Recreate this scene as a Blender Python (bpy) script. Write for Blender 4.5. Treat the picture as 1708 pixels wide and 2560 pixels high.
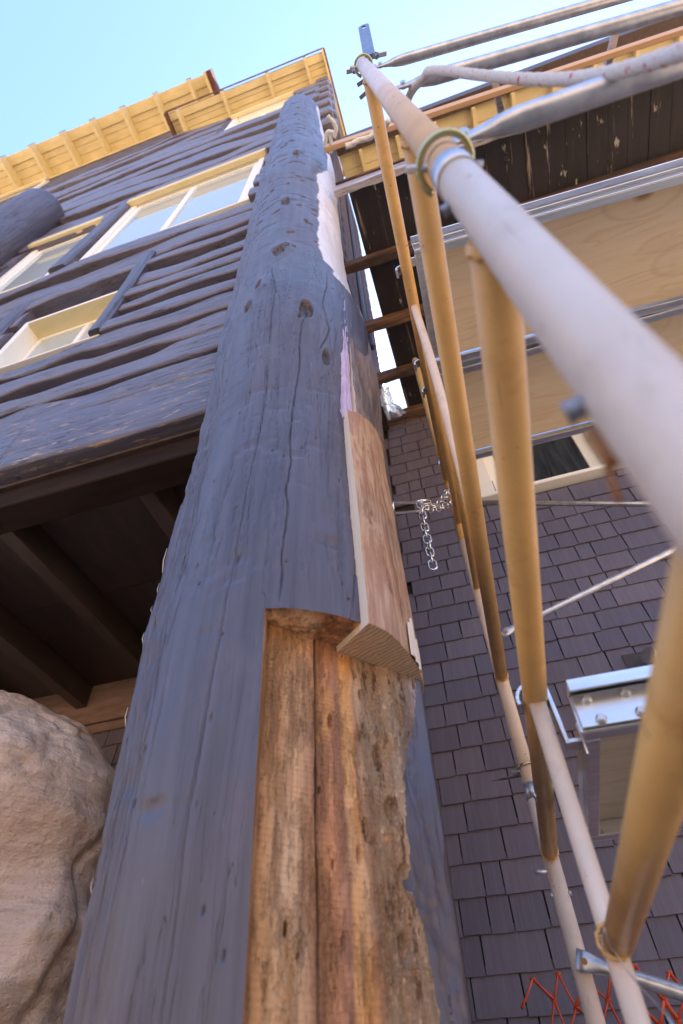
import bpy, math, random
import numpy as np
from mathutils import Vector, Matrix

# ------------------------------------------------------------------ camera, world, sun, exposure
scene = bpy.context.scene
for o in list(bpy.data.objects):
    bpy.data.objects.remove(o, do_unlink=True)
col = scene.collection
R_ = math.radians
YAW, ELEV, ROLL = R_(-15.56), R_(48.51), R_(-2.42)
FPX, IW, IH = 1409.3, 1708.0, 2560.0                 # focal length in pixels of the 1708 x 2560 photograph
fwd = np.array([math.sin(YAW) * math.cos(ELEV), math.cos(YAW) * math.cos(ELEV), math.sin(ELEV)])
rgt0 = np.array([math.cos(YAW), -math.sin(YAW), 0.0])
up0 = np.cross(rgt0, fwd)
rgt = rgt0 * math.cos(ROLL) + up0 * math.sin(ROLL)
upv = -rgt0 * math.sin(ROLL) + up0 * math.cos(ROLL)
cam_d = bpy.data.cameras.new('camera')
cam = bpy.data.objects.new('camera', cam_d)
col.objects.link(cam)
cam.matrix_world = Matrix(((rgt[0], upv[0], -fwd[0], 0), (rgt[1], upv[1], -fwd[1], 0), (rgt[2], upv[2], -fwd[2], 0), (0, 0, 0, 1)))
cam_d.sensor_fit = 'VERTICAL'
cam_d.sensor_height = 36.0
cam_d.sensor_width = 24.0
cam_d.lens = 36.0 * FPX / IH
cam_d.clip_start = 0.02
cam_d.clip_end = 3000
cam_d.dof.use_dof = True
cam_d.dof.focus_distance = 2.0
cam_d.dof.aperture_fstop = 3.4
scene.camera = cam

SUN_EL, SUN_AZ = R_(57), R_(24)                      # behind the lodge, a little to the right
world = bpy.data.worlds.new('World')
scene.world = world
world.use_nodes = True
wn = world.node_tree
sky = wn.nodes.new('ShaderNodeTexSky')
sky.sky_type = 'NISHITA'
sky.sun_disc = False
sky.sun_elevation = SUN_EL
sky.sun_rotation = SUN_AZ
sky.altitude = 2400
sky.air_density = 1.0
sky.dust_density = 1.8
sky.ozone_density = 2.4
bg = wn.nodes['Background']
bg.inputs['Strength'].default_value = 0.15
wn.links.new(sky.outputs[0], bg.inputs['Color'])
sl = bpy.data.lights.new('sun', 'SUN')
sl.energy = 4.2
sl.angle = R_(0.5)
sl.color = (1.0, 0.93, 0.82)
sun = bpy.data.objects.new('sun', sl)
col.objects.link(sun)
sdir = Vector((math.sin(SUN_AZ) * math.cos(SUN_EL), math.cos(SUN_AZ) * math.cos(SUN_EL), math.sin(SUN_EL)))
sun.rotation_euler = sdir.to_track_quat('Z', 'Y').to_euler()
sun.location = (6, 14, 30)
vs = scene.view_settings
vs.view_transform = 'Standard'
vs.look = 'None'
vs.gamma = 1.0
vs.use_curve_mapping = False
vs.exposure = 2.35
scene.cycles.use_denoising = True
scene.cycles.max_bounces = 6
scene.cycles.diffuse_bounces = 4

# ------------------------------------------------------------------ survey: photograph pixel -> point on a known plane of the place
K = IW / 1568.0                                      # pixels were read off a 1568-wide copy
def ray(px, py):
    return rgt * ((px * K - IW / 2) / FPX) - upv * ((py * K - IH / 2) / FPX) + fwd
def onX(px, py, v): d = ray(px, py); return d * (v / d[0])
def onY(px, py, v): d = ray(px, py); return d * (v / d[1])
def onZ(px, py, v): d = ray(px, py); return d * (v / d[2])
def inframe(p, m=60):
    d = p @ fwd
    if d < .05: return False
    x = IW / 2 + FPX * (p @ rgt) / d; y = IH / 2 - FPX * (p @ upv) / d
    return -m < x < IW + m and -m < y < IH + m

GROUND = -1.35
Y_LOG, Y_SH, Z_DECK = 1.25, 3.0, 4.6                 # log facade, shingled wall, deck underside

# ------------------------------------------------------------------ helpers
rng = np.random.default_rng(7)
random.seed(7)

def _h(i, j, k, s):
    n = (i.astype(np.int64) * 374761393 + j.astype(np.int64) * 668265263 + k.astype(np.int64) * 2147483647 + s * 974634777) & 0xffffffff
    n = ((n ^ (n >> 13)) * 1274126177) & 0xffffffff
    return ((n ^ (n >> 16)) & 0xffff) / 32767.5 - 1.0
def vnoise(x, y=0., z=0., s=0):
    x, y, z = np.broadcast_arrays(np.asarray(x, float), np.asarray(y, float), np.asarray(z, float))
    xi, yi, zi = np.floor(x).astype(np.int64), np.floor(y).astype(np.int64), np.floor(z).astype(np.int64)
    u, v, w = x - xi, y - yi, z - zi
    u, v, w = u * u * (3 - 2 * u), v * v * (3 - 2 * v), w * w * (3 - 2 * w)
    L = lambda a, b, t: a + (b - a) * t
    return L(L(L(_h(xi, yi, zi, s), _h(xi + 1, yi, zi, s), u), L(_h(xi, yi + 1, zi, s), _h(xi + 1, yi + 1, zi, s), u), v),
             L(L(_h(xi, yi, zi + 1, s), _h(xi + 1, yi, zi + 1, s), u), L(_h(xi, yi + 1, zi + 1, s), _h(xi + 1, yi + 1, zi + 1, s), u), v), w)
def fbm(x, y=0., z=0., s=0, o=4):
    a, r = 0.0, 0.0
    for k in range(o):
        r = r + vnoise(np.asarray(x) * 2 ** k, np.asarray(y) * 2 ** k, np.asarray(z) * 2 ** k, s + k) * .5 ** k
        a += .5 ** k
    return r / a
def sstep(a, b, x):
    t = np.clip((np.asarray(x, float) - a) / (b - a), 0, 1)
    return t * t * (3 - 2 * t)

def new_mesh(name, v, f, mats, parent=None, smooth=False, mi=None, attrs=None):
    me = bpy.data.meshes.new(name)
    v = np.asarray(v, float)
    if parent is not None:
        v = v - np.array(parent_world(parent))
    if isinstance(f, np.ndarray):
        me.vertices.add(len(v)); me.vertices.foreach_set('co', v.ravel())
        n, q = f.shape
        me.loops.add(n * q); me.loops.foreach_set('vertex_index', f.ravel().astype(np.int32))
        me.polygons.add(n); me.polygons.foreach_set('loop_start', np.arange(0, n * q, q, dtype=np.int32))
        me.update(calc_edges=True)
    else:
        me.from_pydata([tuple(p) for p in v], [], f)
    for m in (mats if isinstance(mats, (list, tuple)) else [mats]):
        me.materials.append(m)
    if mi is not None:
        me.polygons.foreach_set('material_index', np.asarray(mi, np.int32))
    if smooth is True:
        me.polygons.foreach_set('use_smooth', np.ones(len(me.polygons), bool))
    elif smooth is not False:
        me.polygons.foreach_set('use_smooth', np.asarray(smooth, bool))
    for an, av in (attrs or {}).items():
        a = me.attributes.new(an, 'FLOAT', 'POINT'); a.data.foreach_set('value', np.asarray(av, np.float32))
    me.update()
    o = bpy.data.objects.new(name, me)
    col.objects.link(o)
    if parent is not None:
        o.parent = parent
    return o
def parent_world(p):
    w = Vector((0, 0, 0))
    while p is not None:
        w = w + p.location; p = p.parent
    return tuple(w)
def tag(o, label, cat, group=None, kind=None):
    if label: o['label'] = label
    if cat: o['category'] = cat
    if group: o['group'] = group
    if kind: o['kind'] = kind
    return o
def thing(name, loc, label, cat, group=None):
    e = bpy.data.objects.new(name, None)
    e.empty_display_size = .1
    col.objects.link(e); e.location = tuple(loc)
    return tag(e, label, cat, group)

class MB:
    """collects shapes; build() links them as one mesh object"""
    def __init__(s): s.v, s.f, s.sm, s.mi, s.cur = [], [], [], [], 0
    def add(s, v, f, smooth=False):
        b = len(s.v); s.v += [tuple(map(float, p)) for p in v]
        for q in f: s.f.append(tuple(b + i for i in q)); s.sm.append(smooth); s.mi.append(s.cur)
        return s
    def box(s, c, ax, ch=0.0):
        """c centre, ax three half-axis vectors, ch chamfer"""
        c = np.asarray(c, float); ax = [np.asarray(a, float) for a in ax]
        if np.dot(np.cross(ax[0], ax[1]), ax[2]) < 0: ax[2] = -ax[2]
        ln = [np.linalg.norm(a) for a in ax]; un = [a / l for a, l in zip(ax, ln)]
        ch = min(ch, .45 * min(ln))
        if ch <= 0:
            v = [c + sx * ax[0] + sy * ax[1] + sz * ax[2] for sx in (-1, 1) for sy in (-1, 1) for sz in (-1, 1)]
            return s.add(v, [(0, 1, 3, 2), (4, 6, 7, 5), (0, 4, 5, 1), (2, 3, 7, 6), (0, 2, 6, 4), (1, 5, 7, 3)])
        V, idx = [], {}
        for sx in (-1, 1):
            for sy in (-1, 1):
                for sz in (-1, 1):
                    for a in range(3):
                        L = [ln[0] - ch, ln[1] - ch, ln[2] - ch]; L[a] = ln[a]
                        idx[(sx, sy, sz, a)] = len(V)
                        V.append(c + sx * L[0] * un[0] + sy * L[1] * un[1] + sz * L[2] * un[2])
        F = []
        def put(ids):
            p = [V[i] for i in ids]; n = np.cross(p[1] - p[0], p[2] - p[0])
            m = sum(p) / len(p) - c
            F.append(tuple(ids if n @ m > 0 else ids[::-1]))
        for a in range(3):
            b1, b2 = [(1, 2), (0, 2), (0, 1)][a]
            for sg in (-1, 1):
                q = []
                for t1, t2 in ((-1, -1), (1, -1), (1, 1), (-1, 1)):
                    sgn = [0, 0, 0]; sgn[a] = sg; sgn[b1] = t1; sgn[b2] = t2
                    q.append(idx[(*sgn, a)])
                put(q)
            for t1 in (-1, 1):
                for t2 in (-1, 1):
                    e = []
                    for sg in (-1, 1):
                        sgn = [0, 0, 0]; sgn[a] = sg; sgn[b1] = t1; sgn[b2] = t2
                        e.append((idx[(*sgn, b1)], idx[(*sgn, b2)]))
                    put([e[0][0], e[0][1], e[1][1], e[1][0]])
        for sx in (-1, 1):
            for sy in (-1, 1):
                for sz in (-1, 1):
                    put([idx[(sx, sy, sz, a)] for a in range(3)])
        return s.add(V, F)
    def bx(s, x0, x1, y0, y1, z0, z1, ch=0.0):
        return s.box(((x0 + x1) / 2, (y0 + y1) / 2, (z0 + z1) / 2), ((abs(x1 - x0) / 2, 0, 0), (0, abs(y1 - y0) / 2, 0), (0, 0, abs(z1 - z0) / 2)), ch)
    def beam(s, a, b, w, h, side=(0, 0, 1), ch=0.0):
        a, b = np.asarray(a, float), np.asarray(b, float); d = b - a
        sd = np.asarray(side, float); u = np.cross(d, sd); u /= np.linalg.norm(u); t = np.cross(u, d); t /= np.linalg.norm(t)
        return s.box((a + b) / 2, (d / 2, u * w / 2, t * h / 2), ch)
    def tube(s, path, r, n=20, caps=True, closed=False, flat=None):
        P = [np.asarray(p, float) for p in path]; m = len(P)
        rad = [r] * m if np.isscalar(r) else list(r)
        T = []
        for i in range(m):
            a = P[(i - 1) % m] if (closed or i > 0) else P[0]; b = P[(i + 1) % m] if (closed or i < m - 1) else P[-1]
            t = b - a; T.append(t / (np.linalg.norm(t) + 1e-12))
        ref = np.array([0, 0, 1.0]) if abs(T[0][2]) < .9 else np.array([1.0, 0, 0])
        u = np.cross(T[0], ref); u /= np.linalg.norm(u)
        V = []
        for i in range(m):
            u = u - T[i] * (u @ T[i]); u /= np.linalg.norm(u); w = np.cross(T[i], u)
            for k in range(n):
                a = 2 * math.pi * k / n
                fu, fw = (1, 1) if flat is None else flat[i]
                V.append(P[i] + rad[i] * (fu * math.cos(a) * u + fw * math.sin(a) * w))
        F = []
        for i in range(m if closed else m - 1):
            j = (i + 1) % m
            for k in range(n):
                F.append((i * n + k, i * n + (k + 1) % n, j * n + (k + 1) % n, j * n + k))
        b = len(s.v)
        s.add(V, F, True)
        if caps and not closed:
            s.v += []
            s.f.append(tuple(b + k for k in range(n))[::-1]); s.sm.append(False); s.mi.append(s.cur)
            s.f.append(tuple(b + (m - 1) * n + k for k in range(n))); s.sm.append(False); s.mi.append(s.cur)
        return s
    def build(s, name, mat, parent=None, label=None):
        o = new_mesh(name, s.v, s.f, mat, parent, smooth=s.sm, mi=s.mi if isinstance(mat, (list, tuple)) else None)
        if label: o['label'] = label
        return o

# ------------------------------------------------------------------ materials
def M(name):
    m = bpy.data.materials.new(name); m.use_nodes = True
    nt = m.node_tree; b = nt.nodes['Principled BSDF']
    return m, nt, b
class N:
    def __init__(s, nt): s.nt = nt
    def node(s, t, **kw):
        n = s.nt.nodes.new('ShaderNode' + t)
        for k, v in kw.items(): setattr(n, k, v)
        return n
    def link(s, a, b): s.nt.links.new(a, b)
    def coord(s, scale=(1, 1, 1), which='Object', rot=(0, 0, 0), loc=(0, 0, 0)):
        tc = s.node('TexCoord'); mp = s.node('Mapping')
        mp.inputs['Scale'].default_value = scale; mp.inputs['Rotation'].default_value = rot; mp.inputs['Location'].default_value = loc
        s.link(tc.outputs[which], mp.inputs['Vector']); return mp.outputs[0]
    def noise(s, vec, scale=1., detail=4., rough=.55, dist=0., out='Fac'):
        n = s.node('TexNoise'); n.inputs['Scale'].default_value = scale; n.inputs['Detail'].default_value = detail
        n.inputs['Roughness'].default_value = rough; n.inputs['Distortion'].default_value = dist
        s.link(vec, n.inputs['Vector']); return n.outputs[out]
    def vor(s, vec, scale=1., feature='DISTANCE_TO_EDGE'):
        n = s.node('TexVoronoi', feature=feature); n.inputs['Scale'].default_value = scale
        s.link(vec, n.inputs['Vector']); return n.outputs['Distance']
    def ramp(s, fac, stops, interp='LINEAR'):
        n = s.node('ValToRGB'); e = n.color_ramp.elements; n.color_ramp.interpolation = interp
        while len(e) < len(stops): e.new(.5)
        for el, (p, c) in zip(e, stops):
            el.position = p; el.color = (*c, 1) if len(c) == 3 else c
        s.link(fac, n.inputs[0]); return n.outputs[0]
    def mix(s, fac, a, b, mode='MIX'):
        n = s.node('Mix', data_type='RGBA', blend_type=mode)
        for sock, val in ((n.inputs[0], fac), (n.inputs[6], a), (n.inputs[7], b)):
            if isinstance(val, (int, float)): sock.default_value = val
            elif isinstance(val, tuple): sock.default_value = (*val, 1) if len(val) == 3 else val
            else: s.link(val, sock)
        return n.outputs[2]
    def math(s, op, a, b=0.):
        n = s.node('Math', operation=op)
        for sock, val in ((n.inputs[0], a), (n.inputs[1], b)):
            if isinstance(val, (int, float)): sock.default_value = val
            else: s.link(val, sock)
        return n.outputs[0]
    def maprange(s, v, a, b, c=0., d=1.):
        n = s.node('MapRange'); s.link(v, n.inputs[0])
        for i, x in enumerate((a, b, c, d)): n.inputs[i + 1].default_value = x
        return n.outputs[0]
    def attr(s, name):
        n = s.node('Attribute'); n.attribute_name = name; return n.outputs['Fac']
    def bump(s, h, strength=.5, dist=.01, prev=None):
        n = s.node('Bump'); n.inputs['Strength'].default_value = strength; n.inputs['Distance'].default_value = dist
        s.link(h, n.inputs['Height'])
        if prev is not None: s.link(prev, n.inputs['Normal'])
        return n.outputs[0]
def G(v): return (v, v, v)

def plain(name, c1, c2, rough=.5, metal=0., scale=(8, 8, 8), bump=.15, bdist=.003, detail=5, rvar=.12, spec=.5, rand=0., lo=.35, hi=.65):
    m, nt, b = M(name); n = N(nt)
    v = n.coord(scale); f = n.noise(v, 1., detail)
    c = n.ramp(f, [(lo, c1), (hi, c2)])
    if rand:
        oi = n.node('ObjectInfo')
        c = n.mix(1.0, c, n.ramp(oi.outputs['Random'], [(0, G(1 - rand)), (1, G(1 + rand))]), 'MULTIPLY')
    n.link(c, b.inputs['Base Color'])
    b.inputs['Metallic'].default_value = metal
    b.inputs['Specular IOR Level'].default_value = spec
    n.link(n.maprange(f, 0, 1, max(.02, rough - rvar), min(1, rough + rvar)), b.inputs['Roughness'])
    if bump: n.link(n.bump(n.noise(n.coord(tuple(s * 3 for s in scale)), 1., 6), bump, bdist), b.inputs['Normal'])
    return m

def paint_wood(name, grain, base=(.06, .054, .07), base2=(.1, .091, .115), flake=.0, rough=.38, crack=1.0, primer=False, dashes=.75, crk_lo=.6, coarse=0., hairs=(.010, .007, .45, .85)):
    """dark brown paint over weathered timber; grain = axis index the fibres follow"""
    m, nt, b = M(name); n = N(nt)
    def sc(a, l): s = [a, a, a]; s[grain] = l; return tuple(s)
    broad = n.noise(n.coord(sc(2.2, 1.1)), 1., 5)
    fib = n.noise(n.coord(sc(95, 4)), 1., 5, .6)
    fib2 = n.noise(n.coord(sc(38, 1.4)), 1., 4, .6)
    chk = n.vor(n.coord(sc(26, 1.3)), 1.)
    msk = n.noise(n.coord(sc(5, 2.2), loc=(3, 1, 7)), 1., 4)
    c = n.ramp(broad, [(.3, base), (.7, base2)])
    c = n.mix(n.maprange(fib2, .35, .75), c, tuple(min(1, x * 1.25) for x in base2))
    # scuffed dusty patches
    sc_ = n.noise(n.coord(sc(9, 3.5), loc=(9, 2, 4)), 1., 5, .65)
    c = n.mix(n.maprange(sc_, .58, .74, 0, .4), c, (.17, .155, .18))
    ch_ = n.noise(n.coord(sc(60, 9), loc=(2, 2, 6)), 1., 4, .6)
    c = n.mix(n.maprange(ch_, .7, .76, 0, .5), c, (.36, .36, .42))
    dash = n.math('MULTIPLY', n.maprange(n.noise(n.coord(sc(75, 11), loc=(4, 4, 1)), 1., 5, .7), .60, .66), n.maprange(n.noise(n.coord(sc(4.5, 2.2), loc=(8, 3, 2)), 1., 4), .42, .6))
    c = n.mix(n.math('MULTIPLY', dash, dashes), c, (.035, .026, .024))
    def hair(scale, mscale, loc, width, lo):
        f_ = n.noise(n.coord(scale, loc=loc), 1., 3, .5)
        rid = n.maprange(n.math('ABSOLUTE', n.math('SUBTRACT', f_, .5)), width, 0.)
        return n.math('MULTIPLY', rid, n.maprange(n.noise(n.coord(mscale, loc=loc), 1., 4), lo, lo + .1))
    hl = n.math('MAXIMUM', hair(sc(30, .9), sc(5, 1.2), (3, 5, 2), hairs[0], hairs[2]), hair(sc(14, .5), sc(3, .8), (1, 8, 4), hairs[1], hairs[2]))
    c = n.mix(n.math('MULTIPLY', hl, hairs[3]), c, (.018, .012, .012))
    if coarse:
        cd = n.math('MULTIPLY', n.maprange(n.noise(n.coord(sc(26, 1.8), loc=(7, 1, 1)), 1., 6, .72), .575, .62), n.maprange(n.noise(n.coord(sc(2, .8), loc=(1, 3, 2)), 1., 4), .4, .6))
        dash = n.math('MAXIMUM', dash, n.math('MULTIPLY', cd, coarse))
        c = n.mix(n.math('MULTIPLY', cd, .7), c, (.03, .021, .018))
    crackm = n.math('MULTIPLY', n.maprange(chk, .035, .0), n.maprange(msk, crk_lo, crk_lo + .13))
    c = n.mix(n.math('MULTIPLY', crackm, .8), c, (.02, .014, .012))
    if flake > 0:
        fl = n.noise(n.coord(sc(34, 7), loc=(1, 5, 2)), 1., 6, .7)
        area = n.noise(n.coord(sc(2.6, .9), loc=(5, 0, 3)), 1., 3)
        fm = n.math('MULTIPLY', n.maprange(fl, .57, .6), n.maprange(area, .5 - flake * .2, .62 - flake * .2))
        c = n.mix(fm, c, n.ramp(n.noise(n.coord(sc(60, 10)), 1., 3), [(.35, (.2, .13, .09)), (.6, (.42, .3, .2)), (.75, (.5, .45, .42))]))
    if primer:
        c = n.mix(n.attr('primer'), c, n.ramp(broad, [(.3, (.62, .6, .62)), (.7, (.8, .79, .8))]))
        c = n.mix(n.attr('knot'), c, n.ramp(n.noise(n.coord((60, 60, 60)), 1., 4), [(.42, (.035, .024, .018)), (.7, (.2, .12, .075))]))
    n.link(c, b.inputs['Base Color'])
    n.link(n.maprange(broad, .2, .8, rough - .1, rough + .14), b.inputs['Roughness'])
    b.inputs['Specular IOR Level'].default_value = .5
    bp = n.bump(fib, .32, .0022)
    bp = n.bump(fib2, .35, .006, bp)
    bp = n.bump(n.math('SUBTRACT', 1., crackm), .9 * crack, .006, bp)
    bp = n.bump(n.math('SUBTRACT', 1., dash), dashes, .005, bp)
    bp = n.bump(n.math('SUBTRACT', 1., hl), hairs[3], .005, bp)
    n.link(bp, b.inputs['Normal'])
    return m

MAT = {}
MAT['pillar'] = paint_wood('painted_pillar', 2, primer=True, dashes=.22, crk_lo=.9, hairs=(.0055, .0035, .52, .6))
MAT['wall_log'] = paint_wood('painted_log', 0, base=(.092, .083, .106), base2=(.155, .142, .175), coarse=1.)
MAT['flaky_log'] = paint_wood('flaking_painted_log', 0, base=(.08, .072, .092), base2=(.13, .119, .15), flake=1., coarse=.8)
MAT['slab'] = paint_wood('painted_slab', 2)

def bare_mat():
    m, nt, b = M('bare_heartwood'); n = N(nt)
    ang = n.attr('ang')
    w1 = n.noise(n.coord((9, 9, 1.6)), 1., 5, .6); w2 = n.noise(n.coord((60, 60, 3)), 1., 5, .6); w3 = n.noise(n.coord((14, 14, 11)), 1., 6, .7)
    p = n.math('ADD', ang, n.maprange(w1, 0, 1, -.07, .07))
    c = n.ramp(p, [(0, (.32, .15, .055)), (.04, (.58, .31, .13)), (.18, (.66, .4, .21)), (.27, (.46, .24, .13)), (.3, (.36, .17, .08)), (.36, (.6, .28, .14)), (.42, (.4, .2, .12)), (.455, (.76, .39, .14)), (.51, (.7, .34, .12)), (.545, (.4, .2, .1)), (.62, (.64, .41, .23)), (.7, (.5, .28, .15)), (.78, (.66, .46, .3)), (.87, (.44, .35, .3)), (.95, (.36, .3, .32))])
    g1 = n.noise(n.coord((26, 26, 1.3), loc=(2, 6, 1)), 1., 5, .6)
    c = n.mix(n.maprange(g1, .46, .64, .0, .6), c, n.mix(1., c, (.5, .4, .36), 'MULTIPLY'))           # long brown grain
    g2 = n.noise(n.coord((12, 12, 2.2), loc=(5, 1, 3)), 1., 5, .6)
    c = n.mix(n.maprange(g2, .55, .7, 0, .6), c, (.7, .5, .32))                                      # paler clean streaks
    c = n.mix(n.maprange(w2, .5, .66, 0, .55), c, (.2, .1, .05))
    gouge = n.noise(n.coord((22, 22, 6), loc=(1, 2, 9)), 1., 6, .7)
    c = n.mix(n.maprange(gouge, .58, .64, 0, .75), c, (.26, .125, .05))
    orange = n.noise(n.coord((9, 9, 3), loc=(8, 1, 5)), 1., 5, .7)
    c = n.mix(n.maprange(orange, .56, .66, 0, .6), c, (.66, .32, .09))
    sdm = n.math('MULTIPLY', n.maprange(ang, .56, .62), n.maprange(ang, .92, .8))
    sd = n.math('MULTIPLY', n.maprange(n.noise(n.coord((90, 90, 45)), 1., 6, .8), .44, .6), sdm)
    c = n.mix(n.math('MULTIPLY', sd, .6), c, (.68, .5, .32))
    pit = n.math('MULTIPLY', n.maprange(n.noise(n.coord((45, 45, 14), loc=(6, 2, 2)), 1., 6, .75), .57, .62), n.maprange(ang, .5, .6, .25, 1.))
    c = n.mix(n.math('MULTIPLY', pit, .8), c, (.17, .085, .04))
    n.link(c, b.inputs['Base Color']); b.inputs['Roughness'].default_value = .8; b.inputs['Specular IOR Level'].default_value = .25
    saw = n.node('TexWave', wave_type='BANDS', bands_direction='Z'); saw.inputs['Scale'].default_value = 34; saw.inputs['Distortion'].default_value = 1.5
    n.link(n.coord((.15, .15, 1)), saw.inputs['Vector'])
    bp = n.bump(w2, .6, .005); bp = n.bump(saw.outputs['Fac'], .3, .003, bp); bp = n.bump(w3, .6, .012, bp); bp = n.bump(n.maprange(gouge, .5, .64, 1., 0.), .8, .012, bp); bp = n.bump(n.math('SUBTRACT', 1., pit), .8, .01, bp); bp = n.bump(n.math('MULTIPLY', sd, 1.), .7, .008, bp)
    n.link(bp, b.inputs['Normal']); return m
MAT['bare'] = bare_mat()

def streak_wood(name, stops, gx=2, rough=.6, fine=70, coarse=9, long=1.4, bd=.004, bs=.5, spots=None):
    m, nt, b = M(name); n = N(nt)
    def sc(a, l): s = [a, a, a]; s[gx] = l; return tuple(s)
    f = n.math('ADD', n.math('MULTIPLY', n.noise(n.coord(sc(coarse, long)), 1., 5, .6, .6), .65), n.math('MULTIPLY', n.noise(n.coord(sc(fine, 3)), 1., 5), .35))
    c = n.ramp(f, stops)
    if spots: c = n.mix(n.maprange(n.noise(n.coord(sc(22, 9), loc=(2, 8, 1)), 1., 6, .7), .58, .66, 0, .85), c, spots)
    n.link(c, b.inputs['Base Color']); b.inputs['Roughness'].default_value = rough; b.inputs['Specular IOR Level'].default_value = .3
    n.link(n.bump(n.noise(n.coord(sc(fine, 4)), 1., 6), bs, bd), b.inputs['Normal']); return m
MAT['peeled'] = streak_wood('peeled_new_wood', [(.3, (.17, .08, .05)), (.41, (.34, .18, .11)), (.5, (.56, .38, .24)), (.56, (.38, .21, .14)), (.64, (.5, .32, .22)), (.75, (.7, .58, .46))], coarse=13, long=2.6, spots=(.24, .1, .06))
MAT['weathered'] = streak_wood('weathered_grey_wood', [(.34, (.06, .055, .062)), (.45, (.15, .13, .14)), (.52, (.26, .21, .2)), (.58, (.13, .12, .14)), (.7, (.4, .35, .36))], coarse=14, long=2.2, spots=(.3, .17, .15))
MAT['sapwood'] = streak_wood('fresh_sapwood', [(.3, (.7, .58, .43)), (.6, (.8, .71, .58)), (.8, (.84, .77, .66))], bs=.2)
MAT['lumber'] = streak_wood('new_lumber', [(.3, (.5, .3, .16)), (.55, (.62, .4, .23)), (.75, (.68, .48, .3))], gx=0, coarse=14, long=.5, bs=.2, rough=.55)
MAT['oldwood'] = streak_wood('old_brown_joist', [(.3, (.03, .02, .016)), (.46, (.07, .045, .034)), (.56, (.19, .1, .055)), (.72, (.36, .21, .11))], gx=0, rough=.8, coarse=16, bs=.6)
def endgrain():
    m, nt, b = M('end_grain'); n = N(nt)
    w = n.node('TexWave', wave_type='RINGS', rings_direction='Z'); w.inputs['Scale'].default_value = 30; w.inputs['Distortion'].default_value = 6; w.inputs['Detail'].default_value = 3; w.inputs['Detail Scale'].default_value = 1.2
    n.link(n.coord((1, 1, .2), loc=(.02, .75, 0)), w.inputs['Vector'])
    c = n.ramp(w.outputs['Fac'], [(.05, (.5, .32, .18)), (.35, (.62, .44, .27)), (.95, (.68, .51, .34))])
    n.link(c, b.inputs['Base Color']); b.inputs['Roughness'].default_value = .75
    n.link(n.bump(w.outputs['Fac'], .3, .003), b.inputs['Normal']); return m
MAT['endgrain'] = endgrain()
MAT['filler'] = plain('purple_filler', (.48, .38, .54), (.62, .5, .66), .45, scale=(25, 25, 8), bump=.5)
MAT['shingle'] = streak_wood('painted_shingle', [(.3, (.116, .1, .12)), (.55, (.15, .13, .155)), (.8, (.194, .17, .198))], gx=2, rough=.55, coarse=22, long=3, fine=120, bd=.0025, bs=.5)
def shingle_var():
    m = MAT['shingle']; nt = m.node_tree; n = N(nt); b = nt.nodes['Principled BSDF']
    src = b.inputs['Base Color'].links[0].from_socket
    oi = n.node('ObjectInfo')
    n.link(n.mix(1.0, src, n.ramp(oi.outputs['Random'], [(0, (.86, .86, .9)), (.5, (1., 1., 1.03)), (1, (1.16, 1.14, 1.14))]), 'MULTIPLY'), b.inputs['Base Color'])
    b.inputs['Specular IOR Level'].default_value = .45
shingle_var()
MAT['sheath'] = plain('dark_sheathing', (.03, .02, .016), (.05, .034, .027), .8)
MAT['darkpaint'] = plain('dark_brown_paint', (.05, .032, .026), (.085, .055, .045), .5, scale=(14, 14, 14))
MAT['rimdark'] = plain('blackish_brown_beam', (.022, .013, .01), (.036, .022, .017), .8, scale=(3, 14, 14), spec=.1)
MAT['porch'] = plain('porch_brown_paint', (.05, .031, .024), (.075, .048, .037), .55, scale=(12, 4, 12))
MAT['trim_brown'] = plain('weathered_brown_trim', (.2, .12, .085), (.3, .19, .14), .6, scale=(6, 20, 20))
MAT['yellow'] = plain('yellow_soffit_paint', (.66, .55, .28), (.74, .63, .35), .5, scale=(3, 9, 9), bump=.1)
MAT['cream'] = plain('cream_window_paint', (.88, .86, .76), (.9, .88, .8), .4, scale=(5, 5, 5), bump=.08)
MAT['band'] = plain('rough_brown_band', (.06, .046, .048), (.16, .13, .13), .7, scale=(3, 3, 9), bump=1., bdist=.08, lo=.42, hi=.58)
MAT['roofing'] = plain('red_brown_roofing', (.09, .035, .025), (.17, .07, .045), .75, scale=(20, 20, 20), bump=.6)
def glass(name, tint):
    m, nt, b = M(name); n = N(nt)
    b.inputs['Base Color'].default_value = (*tint, 1); b.inputs['Roughness'].default_value = .03
    b.inputs['Specular IOR Level'].default_value = .9
    n.link(n.bump(n.noise(n.coord((3, 3, 3)), 1., 2), .02, .02), b.inputs['Normal']); return m
MAT['glass'] = glass('sky_tinted_window_glass', (.42, .5, .52))  # pale sky reflection put into the pane's base colour, nothing hangs behind
MAT['dirty_glass'] = plain('dusty_window_glass', (.02, .026, .034), (.05, .06, .075), .12, scale=(30, 30, 3), bump=0, spec=.8)
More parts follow.
